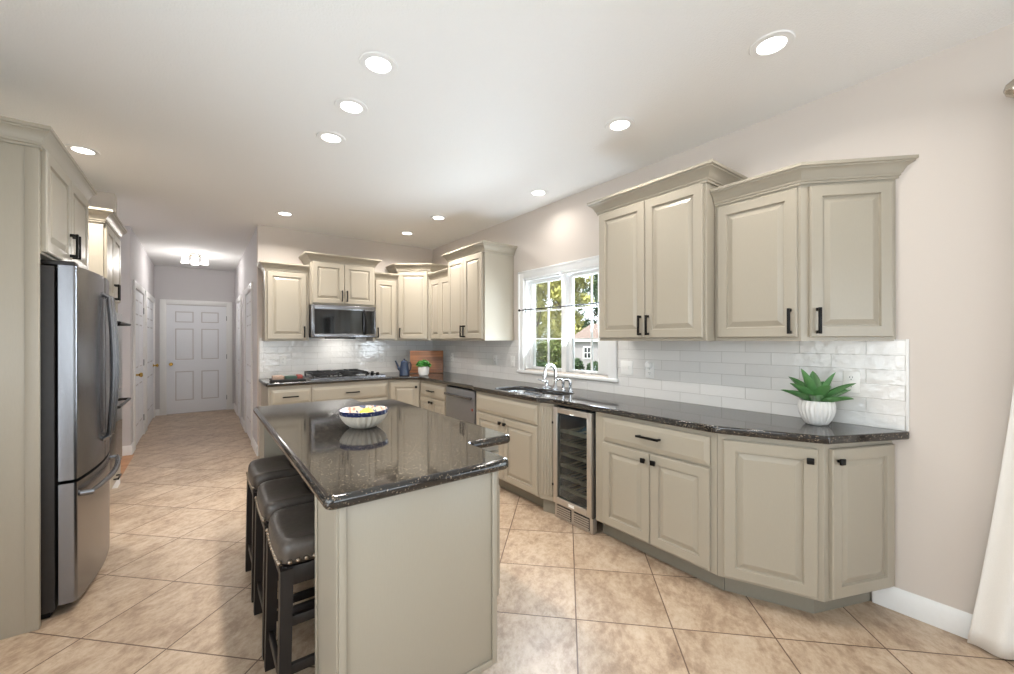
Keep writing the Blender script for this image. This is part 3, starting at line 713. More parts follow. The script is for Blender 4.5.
# angled end wall cabinet
t = thing('angled_wall_cabinet', 'short angled wall cabinet at the right end above the succulent, two doors', 'cabinet', (2.7, .9, UZ))
o5 = Vector((2.7, .9)); B0, B1, B2, B3 = Vector((2.525, 1.248)), Vector((2.525, .80)), Vector((XR - .002, .485)), Vector((XR - .002, 1.248))
bm = NB(); prism(bm, [B0 - o5, B1 - o5, B2 - o5, B3 - o5], 0, 2.19 - UZ); obj('body', bm, CAB, t)
for p, q, s, a, b in ((B0, B1, 1, .02, .012), (B1, B2, -1, .036, .022)):
    L = (q - p).length; dv = (q - p).normalized(); mid = (p + q) / 2 - o5
    front(t, frame_M(mid.x, mid.y, 0, math.atan2(dv.y, dv.x)), 'door', -L / 2 + a, L / 2 - b, .02, 2.17 - UZ, ('v', (L / 2 - b - .028) if s > 0 else (-L / 2 + a + .028), .105))
crown(t, [B0 - o5, B1 - o5, B2 - o5], 2.185 - UZ, .095, .06, (0, -1.414))
# corner diagonal wall cabinet
t = thing('corner_wall_cabinet', 'diagonal corner wall cabinet with a single door above the cutting board', 'cabinet', (2.55, 5.4, UZ))
o6 = Vector((2.55, 5.4)); YU = 5.38
pl = [Vector(p) for p in ((2.15, YB - .002), (2.15, YU), (FU, 5.09), (XR - .002, 5.09), (XR - .002, YB - .002))]
bm = NB(); prism(bm, [v - o6 for v in pl], 0, 2.33 - UZ); obj('body', bm, CAB, t)
p, q = pl[1], pl[2]; L = (q - p).length; dv = (q - p).normalized(); mid = (p + q) / 2 - o6
front(t, frame_M(mid.x, mid.y, 0, math.atan2(dv.y, dv.x)), 'door', -L / 2 + .02, L / 2 - .035, .02, 2.30 - UZ, ('v', -L / 2 + .05, .105))
crown(t, [v - o6 for v in pl[:4]], 2.315 - UZ, .09, .06)
# back wall
DU = YB - YU - .002
xa, xb = .585, 1.043; w = xb - xa
cabinet('wall_cabinet', 'single-door wall cabinet left of the microwave', ((xa + xb) / 2, YU), 0, w, DU, UZ, 2.19, [('door', -w / 2 + .022, w / 2 - .025, UZ + .02, 2.165, ('v', w / 2 - .055, UZ + .105))],
        crn=([(-w / 2, DU), (-w / 2, 0), (w / 2, 0)], 2.175, .09, .055))
xa, xb = 1.045, 1.815; w = xb - xa; YM = 5.30
cabinet('wall_cabinet', 'raised two-door wall cabinet right above the microwave', ((xa + xb) / 2, YM), 0, w, YB - YM - .002, 1.80, 2.33, two_doors(w, 1.80, 2.31, .02, .02, 1.915),
        crn=([(-w / 2, YB - YM - .002), (-w / 2, 0), (w / 2, 0), (w / 2, YB - YM - .002)], 2.315, .095, .066))
xa, xb = 1.817, 2.148; w = xb - xa
cabinet('wall_cabinet', 'narrow single-door wall cabinet right of the microwave', ((xa + xb) / 2, YU), 0, w, DU, UZ, 2.19, [('door', -w / 2 + .03, w / 2 - .03, UZ + .02, 2.165, ('v', -w / 2 + .055, UZ + .105))],
        crn=([(-w / 2, 0), (w / 2, 0)], 2.175, .09, .055))

# microwave
t = thing('microwave', 'stainless over-the-range microwave hanging above the gas cooktop', 'microwave', (1.43, 5.30, 1.395))
mw = .766; h = .40
bm = NB(); box(bm, -mw / 2, mw / 2, 0, .385, .012, h, .003); obj('case', bm, CHAR, t)
bm = NB(); xw0, xw1 = -mw / 2 + .035, mw / 2 - .155
box(bm, -mw / 2, xw0, -.045, -.002, .01, h, .004); box(bm, xw0, mw / 2, -.045, -.002, h - .055, h, .004); box(bm, xw0, mw / 2, -.045, -.002, .01, .055, .004); box(bm, xw1, xw1 + .035, -.045, -.002, .055, h - .055, .002)
box(bm, mw / 2 - .018, mw / 2, -.045, -.002, .055, h - .055, .002)
d_ = obj('door_frame', bm, STEEL, t)
bm = NB(); box(bm, xw0, xw1, -.038, -.004, .055, h - .055); obj('door_glass', bm, DGLASS, d_)
bm = NB(); box(bm, xw1 + .035, mw / 2 - .018, -.040, -.004, .055, h - .055); obj('control_panel', bm, DGLASS, t)
bm = NB(); tube(bm, [(xw1 + .012, -.05, .05), (xw1 + .012, -.085, .09), (xw1 + .012, -.095, h / 2), (xw1 + .012, -.085, h - .09), (xw1 + .012, -.05, h - .05)], .013, 10); obj('handle', bm, BLACK, d_)
bm = NB(); box(bm, -.16, .14, .0, .3, -.006, .012); obj('vent_grille', bm, IRON, t)

# gas cooktop
t = thing('gas_cooktop', 'black gas cooktop with iron grates and knobs on its right side', 'cooktop', (1.45, 5.36, .9155))
bm = NB(); box(bm, -.43, .43, -.25, .25, 0, .012, .004); obj('tray', bm, DGLASS, t)
bm = NB(); box(bm, -.435, .435, -.255, -.25, 0, .014); box(bm, -.435, -.43, -.25, .255, 0, .014); box(bm, -.43, .435, .25, .255, 0, .014); box(bm, .43, .435, -.25, .25, 0, .014); obj('rim', bm, STEEL, t)
for bx, by in ((-.27, -.12), (-.27, .12), (.06, -.12), (.06, .12)):
    bm = NB(); lathe(bm, [(0, .012), (.055, .012), (.05, .022), (.035, .024), (.035, .032), (0, .034)], 20, bx, by); obj('burner', bm, IRON, t)
for gx in (-.27, .06):
    bm = NB(); a = .14
    for s in (-1, 1):
        box(bm, gx + s * a - .008, gx + s * a + .008, -.235, .235, .05, .072, .002); box(bm, gx - a, gx + a, s * .227 - .008, s * .227 + .008, .05, .072, .002)
        for q in (-1, 1): box(bm, gx + s * a - .008, gx + s * a + .008, q * .227 - .008, q * .227 + .008, .012, .055)
        for k in range(2):
            cy = s * .12
        box(bm, gx - a, gx - .03, s * .12 - .006, s * .12 + .006, .052, .078); box(bm, gx + .03, gx + a, s * .12 - .006, s * .12 + .006, .052, .078)
        box(bm, gx - .006, gx + .006, s * .12 + .03, s * .12 + .107, .052, .078); box(bm, gx - .006, gx + .006, s * .12 - .107, s * .12 - .03, .052, .078)
    box(bm, gx - a, gx + a, -.008, .008, .05, .072); obj('grate', bm, IRON, t)
for k in range(4):
    bm = NB(); lathe(bm, [(0, .012), (.024, .012), (.024, .02), (.018, .024), (.018, .042), (0, .044)], 18, .31 + (k % 2) * .07, -.12 + (k // 2) * .2); obj('knob', bm, BLACK, t)

# tray with boxes
t = thing('serving_tray', 'dark rectangular tray on the back counter left of the cooktop', 'tray', (.785, 5.21, .9155))
bm = NB(); box(bm, -.158, .158, -.12, .12, 0, .012, .003)
for s in (-1, 1): box(bm, s * .158 - .006, s * .158 + .006, -.12, .12, .004, .026, .003); box(bm, -.158, .158, s * .12 - .006, s * .12 + .006, .004, .026, .003)
obj('tray', bm, CHAR, t)
for nm, lb, m, x0, x1, y0, y1, hh in (('box', 'beige flat box lying in the dark tray, left end', PINKM, -.145, -.035, -.04, .08, .046), ('box', 'green box lying in the dark tray beside the red one', GREENM, -.03, .085, -.10, .0, .044), ('box', 'red box at the right end of the dark tray', REDM, .09, .145, -.08, .02, .05)):
    bm = NB(); box(bm, -(x1 - x0) / 2, (x1 - x0) / 2, -(y1 - y0) / 2, (y1 - y0) / 2, 0, hh, .004)
    o = obj(nm, bm, m); o.location = (.785 + (x0 + x1) / 2, 5.21 + (y0 + y1) / 2, .928); tag(o, lb, 'box')

# ------------------------------------------------------------------ island
IZ = .872
t = thing('kitchen_island', 'sage cream kitchen island cabinet with plain end panel and open knee space', 'kitchen island', (.75, 2.25, 0))
oi = Vector((.75, 2.25))
def ibox(bm, x0, x1, y0, y1, z0, z1, bev=0): box(bm, x0 - oi.x, x1 - oi.x, y0 - oi.y, y1 - oi.y, z0, z1, bev)
bm = NB(); ibox(bm, .66, .908, 1.315, 3.25, .13, IZ); ibox(bm, .909, 1.160, 1.625, 3.05, .13, IZ)
ibox(bm, .335, .66, 1.315, 1.60, .0, IZ); ibox(bm, .32, .66, 3.0, 3.25, .0, IZ); obj('body', bm, CAB, t)
bm = NB(); ibox(bm, .662, .855, 1.39, 3.18, 0, .13); ibox(bm, .856, 1.07, 1.70, 2.9, 0, .13); obj('toe_kick', bm, TOE, t)
# end panel facing the camera with edge mouldings
bm = NB(); ibox(bm, .335, .915, 1.300, 1.3145, .12, IZ, .001)
ibox(bm, .333, .355, 1.292, 1.3, .0, IZ, .003); ibox(bm, .895, .917, 1.292, 1.3, .13, IZ, .003); ibox(bm, .355, .895, 1.292, 1.3, .125, .15, .003)
ibox(bm, .335, .66, 1.300, 1.3145, 0, .12)
obj('end_panel', bm, CAB, t)
bm = NB(); ibox(bm, .328, .3345, 1.30, 1.325, 0, IZ, .002); ibox(bm, .328, .3345, 1.575, 1.60, 0, IZ, .002); obj('post_molding', bm, CAB, t)
# doors on the right side
for ya, yb in ((1.335, 1.6),):
    L = yb - ya; front(t, frame_M(.9085 - oi.x, (ya + yb) / 2 - oi.y, 0, R(90)), 'door', -L / 2, L / 2, .15, .84, fr=.04)
for ya, yb in ((1.64, 2.08), (2.085, 2.52), (2.525, 2.96)):
    L = yb - ya; front(t, frame_M(1.1605 - oi.x, (ya + yb) / 2 - oi.y, 0, R(90)), 'door', -L / 2, L / 2, .15, .66, ('k', -L / 2 + .065, .515))
    front(t, frame_M(1.1605 - oi.x, (ya + yb) / 2 - oi.y, 0, R(90)), 'drawer', -L / 2, L / 2, .675, .84, ('h', 0, .76))
d = front(t, frame_M(1.05 - oi.x, 1.6245 - oi.y, 0, 0), 'door', -.1, .1, .15, .84, fr=.03)
# island top
pts = [(.288, 1.262), (.965, 1.262), (.965, 1.575), (1.21, 1.575), (1.21, 3.09), (.965, 3.09), (.965, 3.32), (.288, 3.32)]
pts = fillet(pts, {0: .03, 1: .03, 2: .015, 3: .03, 4: .03, 5: .015, 6: .03, 7: .03})
o = slab('island_countertop', pts, [], .8725, .915, .017, GRAN, (.75, 2.25)); tag(o, 'polished black granite island top with rounded edge and notched corners', 'countertop')

# fruit bowl
t = thing('fruit_bowl', 'fluted white stoneware bowl with blue patterned rim on the island', 'bowl', (0.693, 2.197, .9155))
fl_ = lambda th, j: 1 + (.04 * math.cos(24 * th) if 2 <= j <= 6 else 0)
bm = NB(); lathe(bm, [(0, 0), (.056, 0), (.07, .007), (.092, .025), (.107, .046), (.115, .063), (.117, .069)], 96, rfun=fl_); obj('body', bm, CREAM, t)
bm = NB(); lathe(bm, [(.117, .069), (.120, .071), (.124, .087), (.126, .092), (.123, .094), (.119, .092)], 64); obj('rim', bm, BLUEP, t)
bm = NB(); lathe(bm, [(.119, .092), (.111, .065), (.094, .038), (.066, .015), (.0, .010)], 64); obj('interior', bm, BOWLIN, t)
for k, (lx, ly, lz, a, lb) in enumerate(((.012, -.03, .054, 20, 'yellow lemon at the front of the blue-rimmed bowl'), (.028, .047, .056, 110, 'yellow lemon behind the first one in the blue-rimmed bowl'))):
    bm = NB(); pr = []
    for i in range(13):
        th = PI * i / 12; z = -.042 * math.cos(th); r = .032 * math.sin(th) ** .85
        if i in (1, 11): r *= .75
        pr.append((max(r, 0.0), z + (-.004 if i == 0 else (.004 if i == 12 else 0))))
    lathe(bm, pr, 20); bmesh.ops.rotate(bm, cent=(0, 0, 0), matrix=Matrix.Rotation(R(80), 3, 'X'), verts=bm.verts)
    o = obj('lemon', bm, LEMON, ang=60); o.location = (0.693 + lx, 2.197 + ly, .9155 + lz); o.rotation_euler = (0, 0, R(a)); tag(o, lb, 'lemon', 'lemons in the bowl')

# ------------------------------------------------------------------ stools
def make_stool(label, loc):
    t = thing('counter_stool', label, 'stool', loc, 0, 'counter stools along the island')
    sx, sy = .165, .188; H = .568
    bm = NB(); n = 22; grid = []
    # upholstered saddle cushion: a rounded pad, dipped along its length
    prof = [(0.93, 0.0), (1.0, .012), (1.0, .045), (.985, .062), (.95, .074), (.88, .081)] + [(.8 - .05 * k, .084) for k in range(16)] + [(.0, .084)]
    rings = []
    for s, z in prof:
        ring = []
        for k in range(64):
            th = 2 * PI * k / 64; cx, sn = math.cos(th), math.sin(th); e = 2 / 7
            x = sx * s * math.copysign(abs(cx) ** e, cx); y = sy * s * math.copysign(abs(sn) ** e, sn)
            f = z / .085; dz = (.018 + .014 * f) * ((y / sy) ** 2 - .45) - (.012 * math.exp(-((x - .045) / .012) ** 2) + .006 * math.exp(-(y / .012) ** 2) * (x > .045) if s < .97 else 0)
            ring.append(bm.verts.new((x, y, H + z + dz)))
        rings.append(ring)
    for a, b in zip(rings, rings[1:]):
        for k in range(64): bm.faces.new((a[k], a[(k + 1) % 64], b[(k + 1) % 64], b[k]))
    bm.faces.new(rings[0][::-1]); st = obj('seat', bm, LEATHER, t, ang=60)
    per = [(-sx, -sy + .03 + k * (2 * sy - .06) / 13, -1, 0) for k in range(14)] + [(sx, -sy + .03 + k * (2 * sy - .06) / 13, 1, 0) for k in range(14)]
    per += [(-sx + .03 + k * (2 * sx - .06) / 10, -sy, 0, -1) for k in range(11)] + [(-sx + .03 + k * (2 * sx - .06) / 10, sy, 0, 1) for k in range(11)]
    nail = None
    for x, y, nx, ny in per:
        if nail is None:
            bm = NB(); bmesh.ops.create_icosphere(bm, subdivisions=2, radius=.0082); nail = q_ = obj('nailhead', bm, NAIL, st)
        else: q_ = nail.copy(); C.objects.link(q_)
        q_.location = (x - nx * .001, y - ny * .001, H + .013 + (.022 * (abs(y) / sy) ** 2 - .01))
    bm = NB(); a, b = sx - .022, sy - .022
    for s in (-1, 1):
        box(bm, s * a - .011, s * a + .011, -b, b, H - .065, H + .002, .002); box(bm, -a, a, s * b - .011, s * b + .011, H - .065, H + .002, .002)
    obj('apron', bm, ESP, t)
    for s in (-1, 1):
        for q in (-1, 1):
            bm = NB(); v0 = [];
            tx, ty, bx, by = s * a, q * b, s * (a + .012), q * (b + .012); r0, r1 = .021, .018
            A = [bm.verts.new((bx + i * r1, by + j * r1, 0)) for i, j in ((-1, -1), (1, -1), (1, 1), (-1, 1))]
            B = [bm.verts.new((tx + i * r0, ty + j * r0, H)) for i, j in ((-1, -1), (1, -1), (1, 1), (-1, 1))]
            bm.faces.new(A[::-1]); bm.faces.new(B)
            for k in range(4): bm.faces.new((A[k], A[(k + 1) % 4], B[(k + 1) % 4], B[k]))
            obj('leg', bm, ESP, t)
    for s in (-1, 1):
        bm = NB(); box(bm, s * (a + .008) - .009, s * (a + .008) + .009, -b - .008, b + .008, .13, .165, .002); obj('stretcher', bm, ESP, t)
        for zz in (.19, .36):
            bm = NB(); box(bm, -a - .006, a + .006, s * (b + .006) - .009, s * (b + .006) + .009, zz, zz + .035, .002); obj('stretcher', bm, ESP, t)
    return t
s0 = make_stool('nearest of the three dark leather counter stools, its nailheads and front legs in full view', (.385, 1.80, 0))
for lb, y in (('middle one of the three dark leather counter stools tucked under the island', 2.235), ('farthest of the three dark leather counter stools, closest to the back wall', 2.715)):
    c = copy_tree(s0); c.location = (.385, y, 0); c['label'] = lb

# ------------------------------------------------------------------ refrigerator wall
FF = -.617
t = thing('fridge_cabinet', 'tall cabinet surround framing the refrigerator, with two short upper doors', 'cabinet', (FF, 3.39, 0), R(90))
d = FF - XL - .004; w = .98            # local x = world +y, local y = world -x
bm = NB(); box(bm, -w / 2, -w / 2 + .022, 0, d, 0, 2.33, .001); box(bm, -w / 2 - .004, -w / 2, 0, .045, 0, 2.30, .002); obj('side_panel', bm, CAB, t)
bm = NB(); box(bm, w / 2 - .022, w / 2, 0, d, 0, 2.33, .001); obj('side_panel', bm, CAB, t)
bm = NB(); box(bm, -w / 2 + .023, w / 2 - .023, 0, d, 1.795, 2.33, .001); obj('body', bm, CAB, t)
for f in two_doors(w, 1.785, 2.30, .03, .03, 1.915): front(t, I4, *f)
crown(t, [(-w / 2, d), (-w / 2, 0), (w / 2, 0), (w / 2, d)], 2.29, .10, .05)

t = thing('refrigerator', 'stainless french-door refrigerator with bottom freezer drawer and charcoal sides', 'refrigerator', (-.58, 3.42, 0), R(90))
fw = .90
bm = NB(); box(bm, -fw / 2, fw / 2, 0, .66, .03, 1.745, .006); obj('case', bm, CHAR, t)
bm = NB(); box(bm, -fw / 2 + .02, fw / 2 - .02, .02, .6, .0, .03); obj('base_grille', bm, BLACK, t)
bul = lambda x: -.075 - .045 * (1 - (x / (fw / 2)) ** 2)
def fridge_door(name, x0, x1, z0, z1):
    bm = NB(); pts = []; n = 14; r = .018
    pts.append((x0, -.012)); yf = bul(x0)
    for k in range(5): a = PI / 2 * k / 4; pts.append((x0 + r - r * math.cos(a), bul(x0 + r) + r - r * math.sin(a)))
    for k in range(1, n): x = x0 + r + (x1 - x0 - 2 * r) * k / n; pts.append((x, bul(x)))
    for k in range(5): a = PI / 2 * (1 - k / 4); pts.append((x1 - r + r * math.cos(a), bul(x1 - r) + r - r * math.sin(a)))
    pts.append((x1, -.012)); prism(bm, pts, z0, z1)
    return obj(name, bm, STEEL, t, ang=40)
dl = fridge_door('door', -fw / 2, -.003, .672, 1.752); dr = fridge_door('door', .003, fw / 2, .672, 1.752); fz = fridge_door('freezer_drawer', -fw / 2, fw / 2, .055, .655)
for dd, x in ((dl, -.055), (dr, .055)):
    bm = NB(); yb_ = bul(x); pts = [(x, yb_ + .004, .79), (x, yb_ - .026, .81)] + [(x, yb_ - .026 - .018 * math.sin(PI * k / 12), .83 + .78 * k / 12) for k in range(13)] + [(x, yb_ - .026, 1.63), (x, yb_ + .004, 1.65)]
    tube(bm, pts, .013, 10); obj('handle', bm, STEEL, dd)
bm = NB(); xs = [-.40 + .8 * k / 16 for k in range(17)]
pts = [(xs[0], bul(xs[0]) + .004, .585)] + [(x, bul(x) - .04, .585) for x in xs] + [(xs[-1], bul(xs[-1]) + .004, .585)]
tube(bm, pts, .014, 10); obj('handle', bm, STEEL, fz)
for x in (-fw / 2 + .05, fw / 2 - .05):
    bm = NB(); box(bm, x - .04, x + .04, -.07, .05, 1.7525, 1.775, .006); obj('hinge_cover', bm, CHAR, t)

# oven cabinet
ya, yb = 4.51, 5.235
t = thing('oven_cabinet', 'tall cabinet beyond the refrigerator with two upper doors and protruding dark handles', 'cabinet', (FF, (ya + yb) / 2, 0), R(90))
w = yb - ya
bm = NB(); box(bm, -w / 2, w / 2, 0, d, .10, 2.33, .002); obj('body', bm, CAB, t)
bm = NB(); box(bm, -w / 2, w / 2, .06, d, 0, .10); obj('toe_kick', bm, WHITE, t)
for f in two_doors(w, 1.70, 2.30, .02, .02, 1.79): front(t, I4, *f)
crown(t, [(-w / 2, d), (-w / 2, 0), (w / 2, 0)], 2.305, .10, .066)
for z0, z1 in ((.95, 1.62), (.27, .93)):
    bm = NB(); box(bm, -w / 2 + .02, w / 2 - .02, -.03, 0, z0, z1, .004); od = obj('oven_door', bm, DGLASS, t)
    bm = NB(); hz = z1 - .10; tube(bm, [(-w / 2 + .06, -.03, hz), (-w / 2 + .06, -.085, hz), (w / 2 - .06, -.085, hz), (w / 2 - .06, -.03, hz)], .012, 10); obj('handle', bm, BLACK, od)
front(t, I4, 'drawer', -w / 2 + .02, w / 2 - .02, .12, .255, ('h', 0, .19))

# ------------------------------------------------------------------ recessed ceiling lights
spots = [(.709, 2.009, 'recessed ceiling light above the near end of the island, largest of the island row'), (.71, 2.469, 'recessed ceiling light in the middle of the island row of three'),
         (.708, 2.93, 'recessed ceiling light above the far end of the island, smallest of the island row'), (-.675, 4.183, 'recessed ceiling light just above the refrigerator cabinet crown'),
         (2.125, .788, 'recessed ceiling light nearest the angled wall cabinet at upper right'), (2.14, 1.659, 'recessed ceiling light in front of the tall cabinet right of the window'),
         (2.52, 2.879, 'recessed ceiling light close to the wall above the window'), (2.135, 4.134, 'recessed ceiling light in front of the tall cabinet left of the window'),
         (2.12, 4.973, 'recessed ceiling light in front of the corner wall cabinet'), (.733, 4.988, 'recessed ceiling light in front of the cabinet left of the microwave')]
proto = None
CANW = 8.0
for x, y, lb in spots:
    if proto is None:
        proto = thing('recessed_light', lb, 'ceiling light', (x, y, ZC), 0, 'recessed ceiling lights')
        bm = NB(); lathe(bm, [(.058, -.002), (.060, -.007), (.088, -.006), (.092, -.0005)], 40); obj('trim_ring', bm, WHITE, proto)
        bm = NB(); lathe(bm, [(.0, -.0045), (.059, -.004)], 40); obj('lens', bm, LAMP, proto)
    else:
        c = copy_tree(proto); c.location = (x, y, ZC); c['label'] = lb
    area('can_light', (x, y, ZC - .02), (0, 0, -1), .13, .13, CANW * (.4 if x > 2.4 else .72 if y < 1.8 else 2.2 if y > 4 else 1.5 if x < 1 else 1), (1, .94, .87), 'DISK', 150)

# hall ceiling light
t = thing('hall_ceiling_light', 'semi-flush hall ceiling light with lit clear glass cup shades', 'ceiling light', (-.07, 8.2, ZC))
bm = NB(); lathe(bm, [(.0, -.04), (.05, -.035), (.075, -.02), (.08, 0)], 28); obj('canopy', bm, NICKEL, t)
bm = NB(); tube(bm, [(-.125, 0, -.045), (0, 0, -.035), (.125, 0, -.045)], .009, 8); tube(bm, [(0, -.10, -.045), (0, 0, -.035), (0, .10, -.045)], .009, 8); obj('arms', bm, NICKEL, t)
for x, y in ((-.125, 0), (.125, 0), (0, -.10), (0, .10)):
    bm = NB(); lathe(bm, [(.012, -.04), (.028, -.05), (.04, -.07), (.052, -.15), (.05, -.15), (.036, -.07), (.0, -.058)], 20, x, y, rfun=lambda th, j: 1 + (.04 * math.cos(8 * th) if j in (3, 4) else 0)); sh_ = obj('glass_shade', bm, SHADE, t)
pl_ = bpy.data.lights.new('hall_bulb', 'POINT'); pl_.energy = 17; pl_.shadow_soft_size = .12; pl_.color = (1, .96, .92)
po = bpy.data.objects.new('hall_bulb', pl_); C.objects.link(po); po.location = (-.07, 8.2, 2.50)
pl_ = bpy.data.lights.new('side_room_fill', 'POINT'); pl_.energy = 20; pl_.shadow_soft_size = .12  # unseen fill lamp, added so light spills out of the side room
po = bpy.data.objects.new('side_room_fill', pl_); C.objects.link(po); po.location = (-2.2, 6.0, 2.3)

# ------------------------------------------------------------------ countertop decor
def leaf_mesh(bm, base, az, el, L, wd, curl, n=10):
    """thick pointed succulent blade"""
    d = Vector((math.cos(az), math.sin(az), 0)); sd_ = Vector((-d.y, d.x, 0)); p = Vector(base); e = el; rings = []
    for i in range(n + 1):
        s = i / n; ww = wd * (math.sin(PI * min(1, .22 + .78 * s) ** 1.15) ** .8 if s < 1 else 0) * (1 if s < .98 else .2) + .0006
        th = .006 * (1 - s) + .0012; fw_ = d * math.cos(e) + Vector((0, 0, math.sin(e))); up = -d * math.sin(e) + Vector((0, 0, math.cos(e)))
        rings.append([bm.verts.new(p - sd_ * ww + up * ww * .55), bm.verts.new(p - sd_ * ww * .5 + up * (ww * .12)), bm.verts.new(p), bm.verts.new(p + sd_ * ww * .5 + up * (ww * .12)), bm.verts.new(p + sd_ * ww + up * ww * .55), bm.verts.new(p + sd_ * ww * .5 - up * (th - ww * .05)), bm.verts.new(p - up * (th * 1.5)), bm.verts.new(p - sd_ * ww * .5 - up * (th - ww * .05))])
        p = p + fw_ * (L / n); e += curl / n
    for a, b in zip(rings, rings[1:]):
        for k in range(8): bm.faces.new((a[k], a[(k + 1) % 8], b[(k + 1) % 8], b[k]))
    bm.faces.new(rings[0][::-1]); bm.faces.new(rings[-1])
PX, PY_ = 2.668, 0.775
t = thing('potted_succulent', 'green spiky succulent in a ribbed white pot on the right counter end', 'potted plant', (PX, PY_, .9155))
bm = NB(); rf = lambda th, j: 1 + (.03 * math.cos(22 * th + .5 * math.sin(j * 1.4)) if 1 < j < 9 else 0)
lathe(bm, [(0, 0), (.044, 0), (.052, .006), (.066, .03), (.076, .055), (.081, .08), (.082, .1), (.079, .116), (.076, .126), (.073, .13), (.069, .127), (.066, .105), (0, .105)], 132, rfun=rf); obj('pot', bm, POT, t, ang=60)
bm = NB(); lathe(bm, [(0, .118), (.067, .112)], 24); obj('soil', bm, SOIL, t)
random.seed(4)
for ring, (cnt, el, L, wd, curl, off) in enumerate(((6, .40, .180, .034, .15, .3), (5, .78, .170, .035, .2, .0), (3, 1.15, .172, .030, .0, .4))):
    for k in range(cnt):
        az = off + 2 * PI * k / cnt + random.uniform(-.12, .12)
        bm = NB(); leaf_mesh(bm, (math.cos(az) * .015, math.sin(az) * .015, .115 + ring * .008), az, el + random.uniform(-.08, .08), L * random.uniform(.9, 1.1), wd, -curl)
        obj('leaf', bm, LEAF, t, ang=60)

# herb pot in the corner
t = thing('potted_herb', 'small bushy green plant in a white pot before the cutting board', 'potted plant', (2.30, 4.87, .9155))
bm = NB(); lathe(bm, [(0, 0), (.05, 0), (.06, .008), (.07, .05), (.072, .1), (.068, .115), (.062, .112), (.06, .09), (0, .09)], 36); obj('pot', bm, POT, t)
bm = NB()
for k in range(520):
    th = random.uniform(0, 2 * PI); ph = math.acos(random.uniform(-.15, 1)); rr = .095 * random.uniform(.55, 1); p = Vector((rr * math.sin(ph) * math.cos(th), rr * math.sin(ph) * math.sin(th), .125 + .8 * rr * math.cos(ph)))
    a = Vector((random.uniform(-1, 1), random.uniform(-1, 1), random.uniform(-.3, .8))).normalized(); b = a.cross(Vector((random.uniform(-1, 1), random.uniform(-1, 1), random.uniform(-1, 1)))).normalized(); s = random.uniform(.010, .018)
    v = [bm.verts.new(p + q) for q in (-a * s, b * s * .6, a * s, -b * s * .6)]; bm.faces.new(v)
obj('foliage', bm, HERB, t)
bm = NB()
for k in range(7): a = 2 * PI * k / 7; tube(bm, [(.02 * math.cos(a), .02 * math.sin(a), .085), (.05 * math.cos(a), .05 * math.sin(a), .16)], .002, 5)
obj('stems', bm, HERB, t)

# coffee pot
t = thing('coffee_pot', 'dark blue enamel coffee pot with long spout beside the cutting board', 'pot', (2.10, 5.02, .9155), R(-8))
bm = NB(); lathe(bm, [(0, 0), (.062, 0), (.066, .006), (.064, .03), (.055, .10), (.047, .16), (.046, .17)], 32, close=True); obj('body', bm, KETT, t)
bm = NB(); lathe(bm, [(.047, .171), (.048, .175), (.03, .19), (.008, .197), (.008, .203), (.012, .21), (.0, .216)], 24); obj('lid', bm, KETT, t)
bm = NB(); tube(bm, [(-.045, 0, .06), (-.07, 0, .09), (-.09, 0, .14), (-.115, 0, .195)], .012, 12, rs=[.02, .017, .012, .009]); obj('spout', bm, KETT, t)
bm = NB(); tube(bm, [(.044, 0, .16), (.075, 0, .165), (.088, 0, .14), (.085, 0, .09), (.058, 0, .045)], .008, 10); obj('handle', bm, KETT, t)

# cutting board leaning into the corner
bm = NB(); box(bm, -.225, .225, -.011, .011, 0, .31, .006)
o = obj('cutting_board', bm, BOARD); tag(o, 'large wooden cutting board leaning upright in the back corner of the counter', 'cutting board')
o.location = (2.48, 5.16, .918); o.rotation_euler = (R(-9), 0, R(-27))

# ------------------------------------------------------------------ wall plates
def plate(label, loc, rz, kind='outlet', gang=1, cat=None, m=PLATE):
    t = thing('wall_outlet' if kind == 'outlet' else 'light_switch', label, 'outlet' if kind == 'outlet' else 'switch', loc, rz); w = .072 if gang == 1 else .118
    bm = NB(); box(bm, -w / 2, w / 2, -.0065, -.0005, -.058, .058, .003); obj('cover_plate', bm, m, t)
    if kind == 'outlet':
        for zz in (-.02, .02):
            bm = NB(); lathe(bm, [(0, .0095), (.0155, .0085), (.0165, .0065)], 20); bmesh.ops.transform(bm, matrix=Matrix.Translation((0, 0, zz)) @ Matrix.Rotation(R(90), 4, 'X'), verts=bm.verts); s_ = obj('socket', bm, m, t)
            bm = NB()
            for q in (-.006, .006): box(bm, q - .0012, q + .0012, -.0102, -.0085, zz, zz + .008)
            box(bm, -.002, .002, -.0102, -.0085, zz - .009, zz - .005); obj('slots', bm, SLOT, s_)
    else:
        for g in range(gang):
            x = (g - (gang - 1) / 2) * .046
            bm = NB(); box(bm, x - .005, x + .005, -.016, -.006, -.004, .014, .001); obj('toggle', bm, m, t)
    return t
wr = XR - .008; wb = YB - .008
plate('white duplex outlet behind the succulent at the right counter end', (wr, .66, 1.145), R(-90))
plate('white double light switch just right of the kitchen window', (wr, 2.12, 1.14), R(-90), 'switch', 2)
plate('white outlet under the tall right cabinet with a round night light plugged in', (wr, 1.90, 1.13), R(-90))
t = thing('night_light', 'small round white night light plugged in above an outlet right of the window', 'night light', (wr - .0105, 1.90, 1.175), R(-90))
bm = NB(); lathe(bm, [(0, .03), (.02, .028), (.028, .018), (.029, 0)], 24, close=False); bmesh.ops.transform(bm, matrix=Matrix.Rotation(R(90), 4, 'X'), verts=bm.verts); obj('body', bm, PLATE, t)
plate('white light switch on the tiles nearest the left side of the window', (wr, 3.66, 1.13), R(-90), 'switch', 1)
plate('white outlet under the tall left cabinet beside the switch', (wr, 4.0, 1.13), R(-90))
plate('white outlet on the right wall close to the back corner and cutting board', (wr, 5.05, 1.13), R(-90))
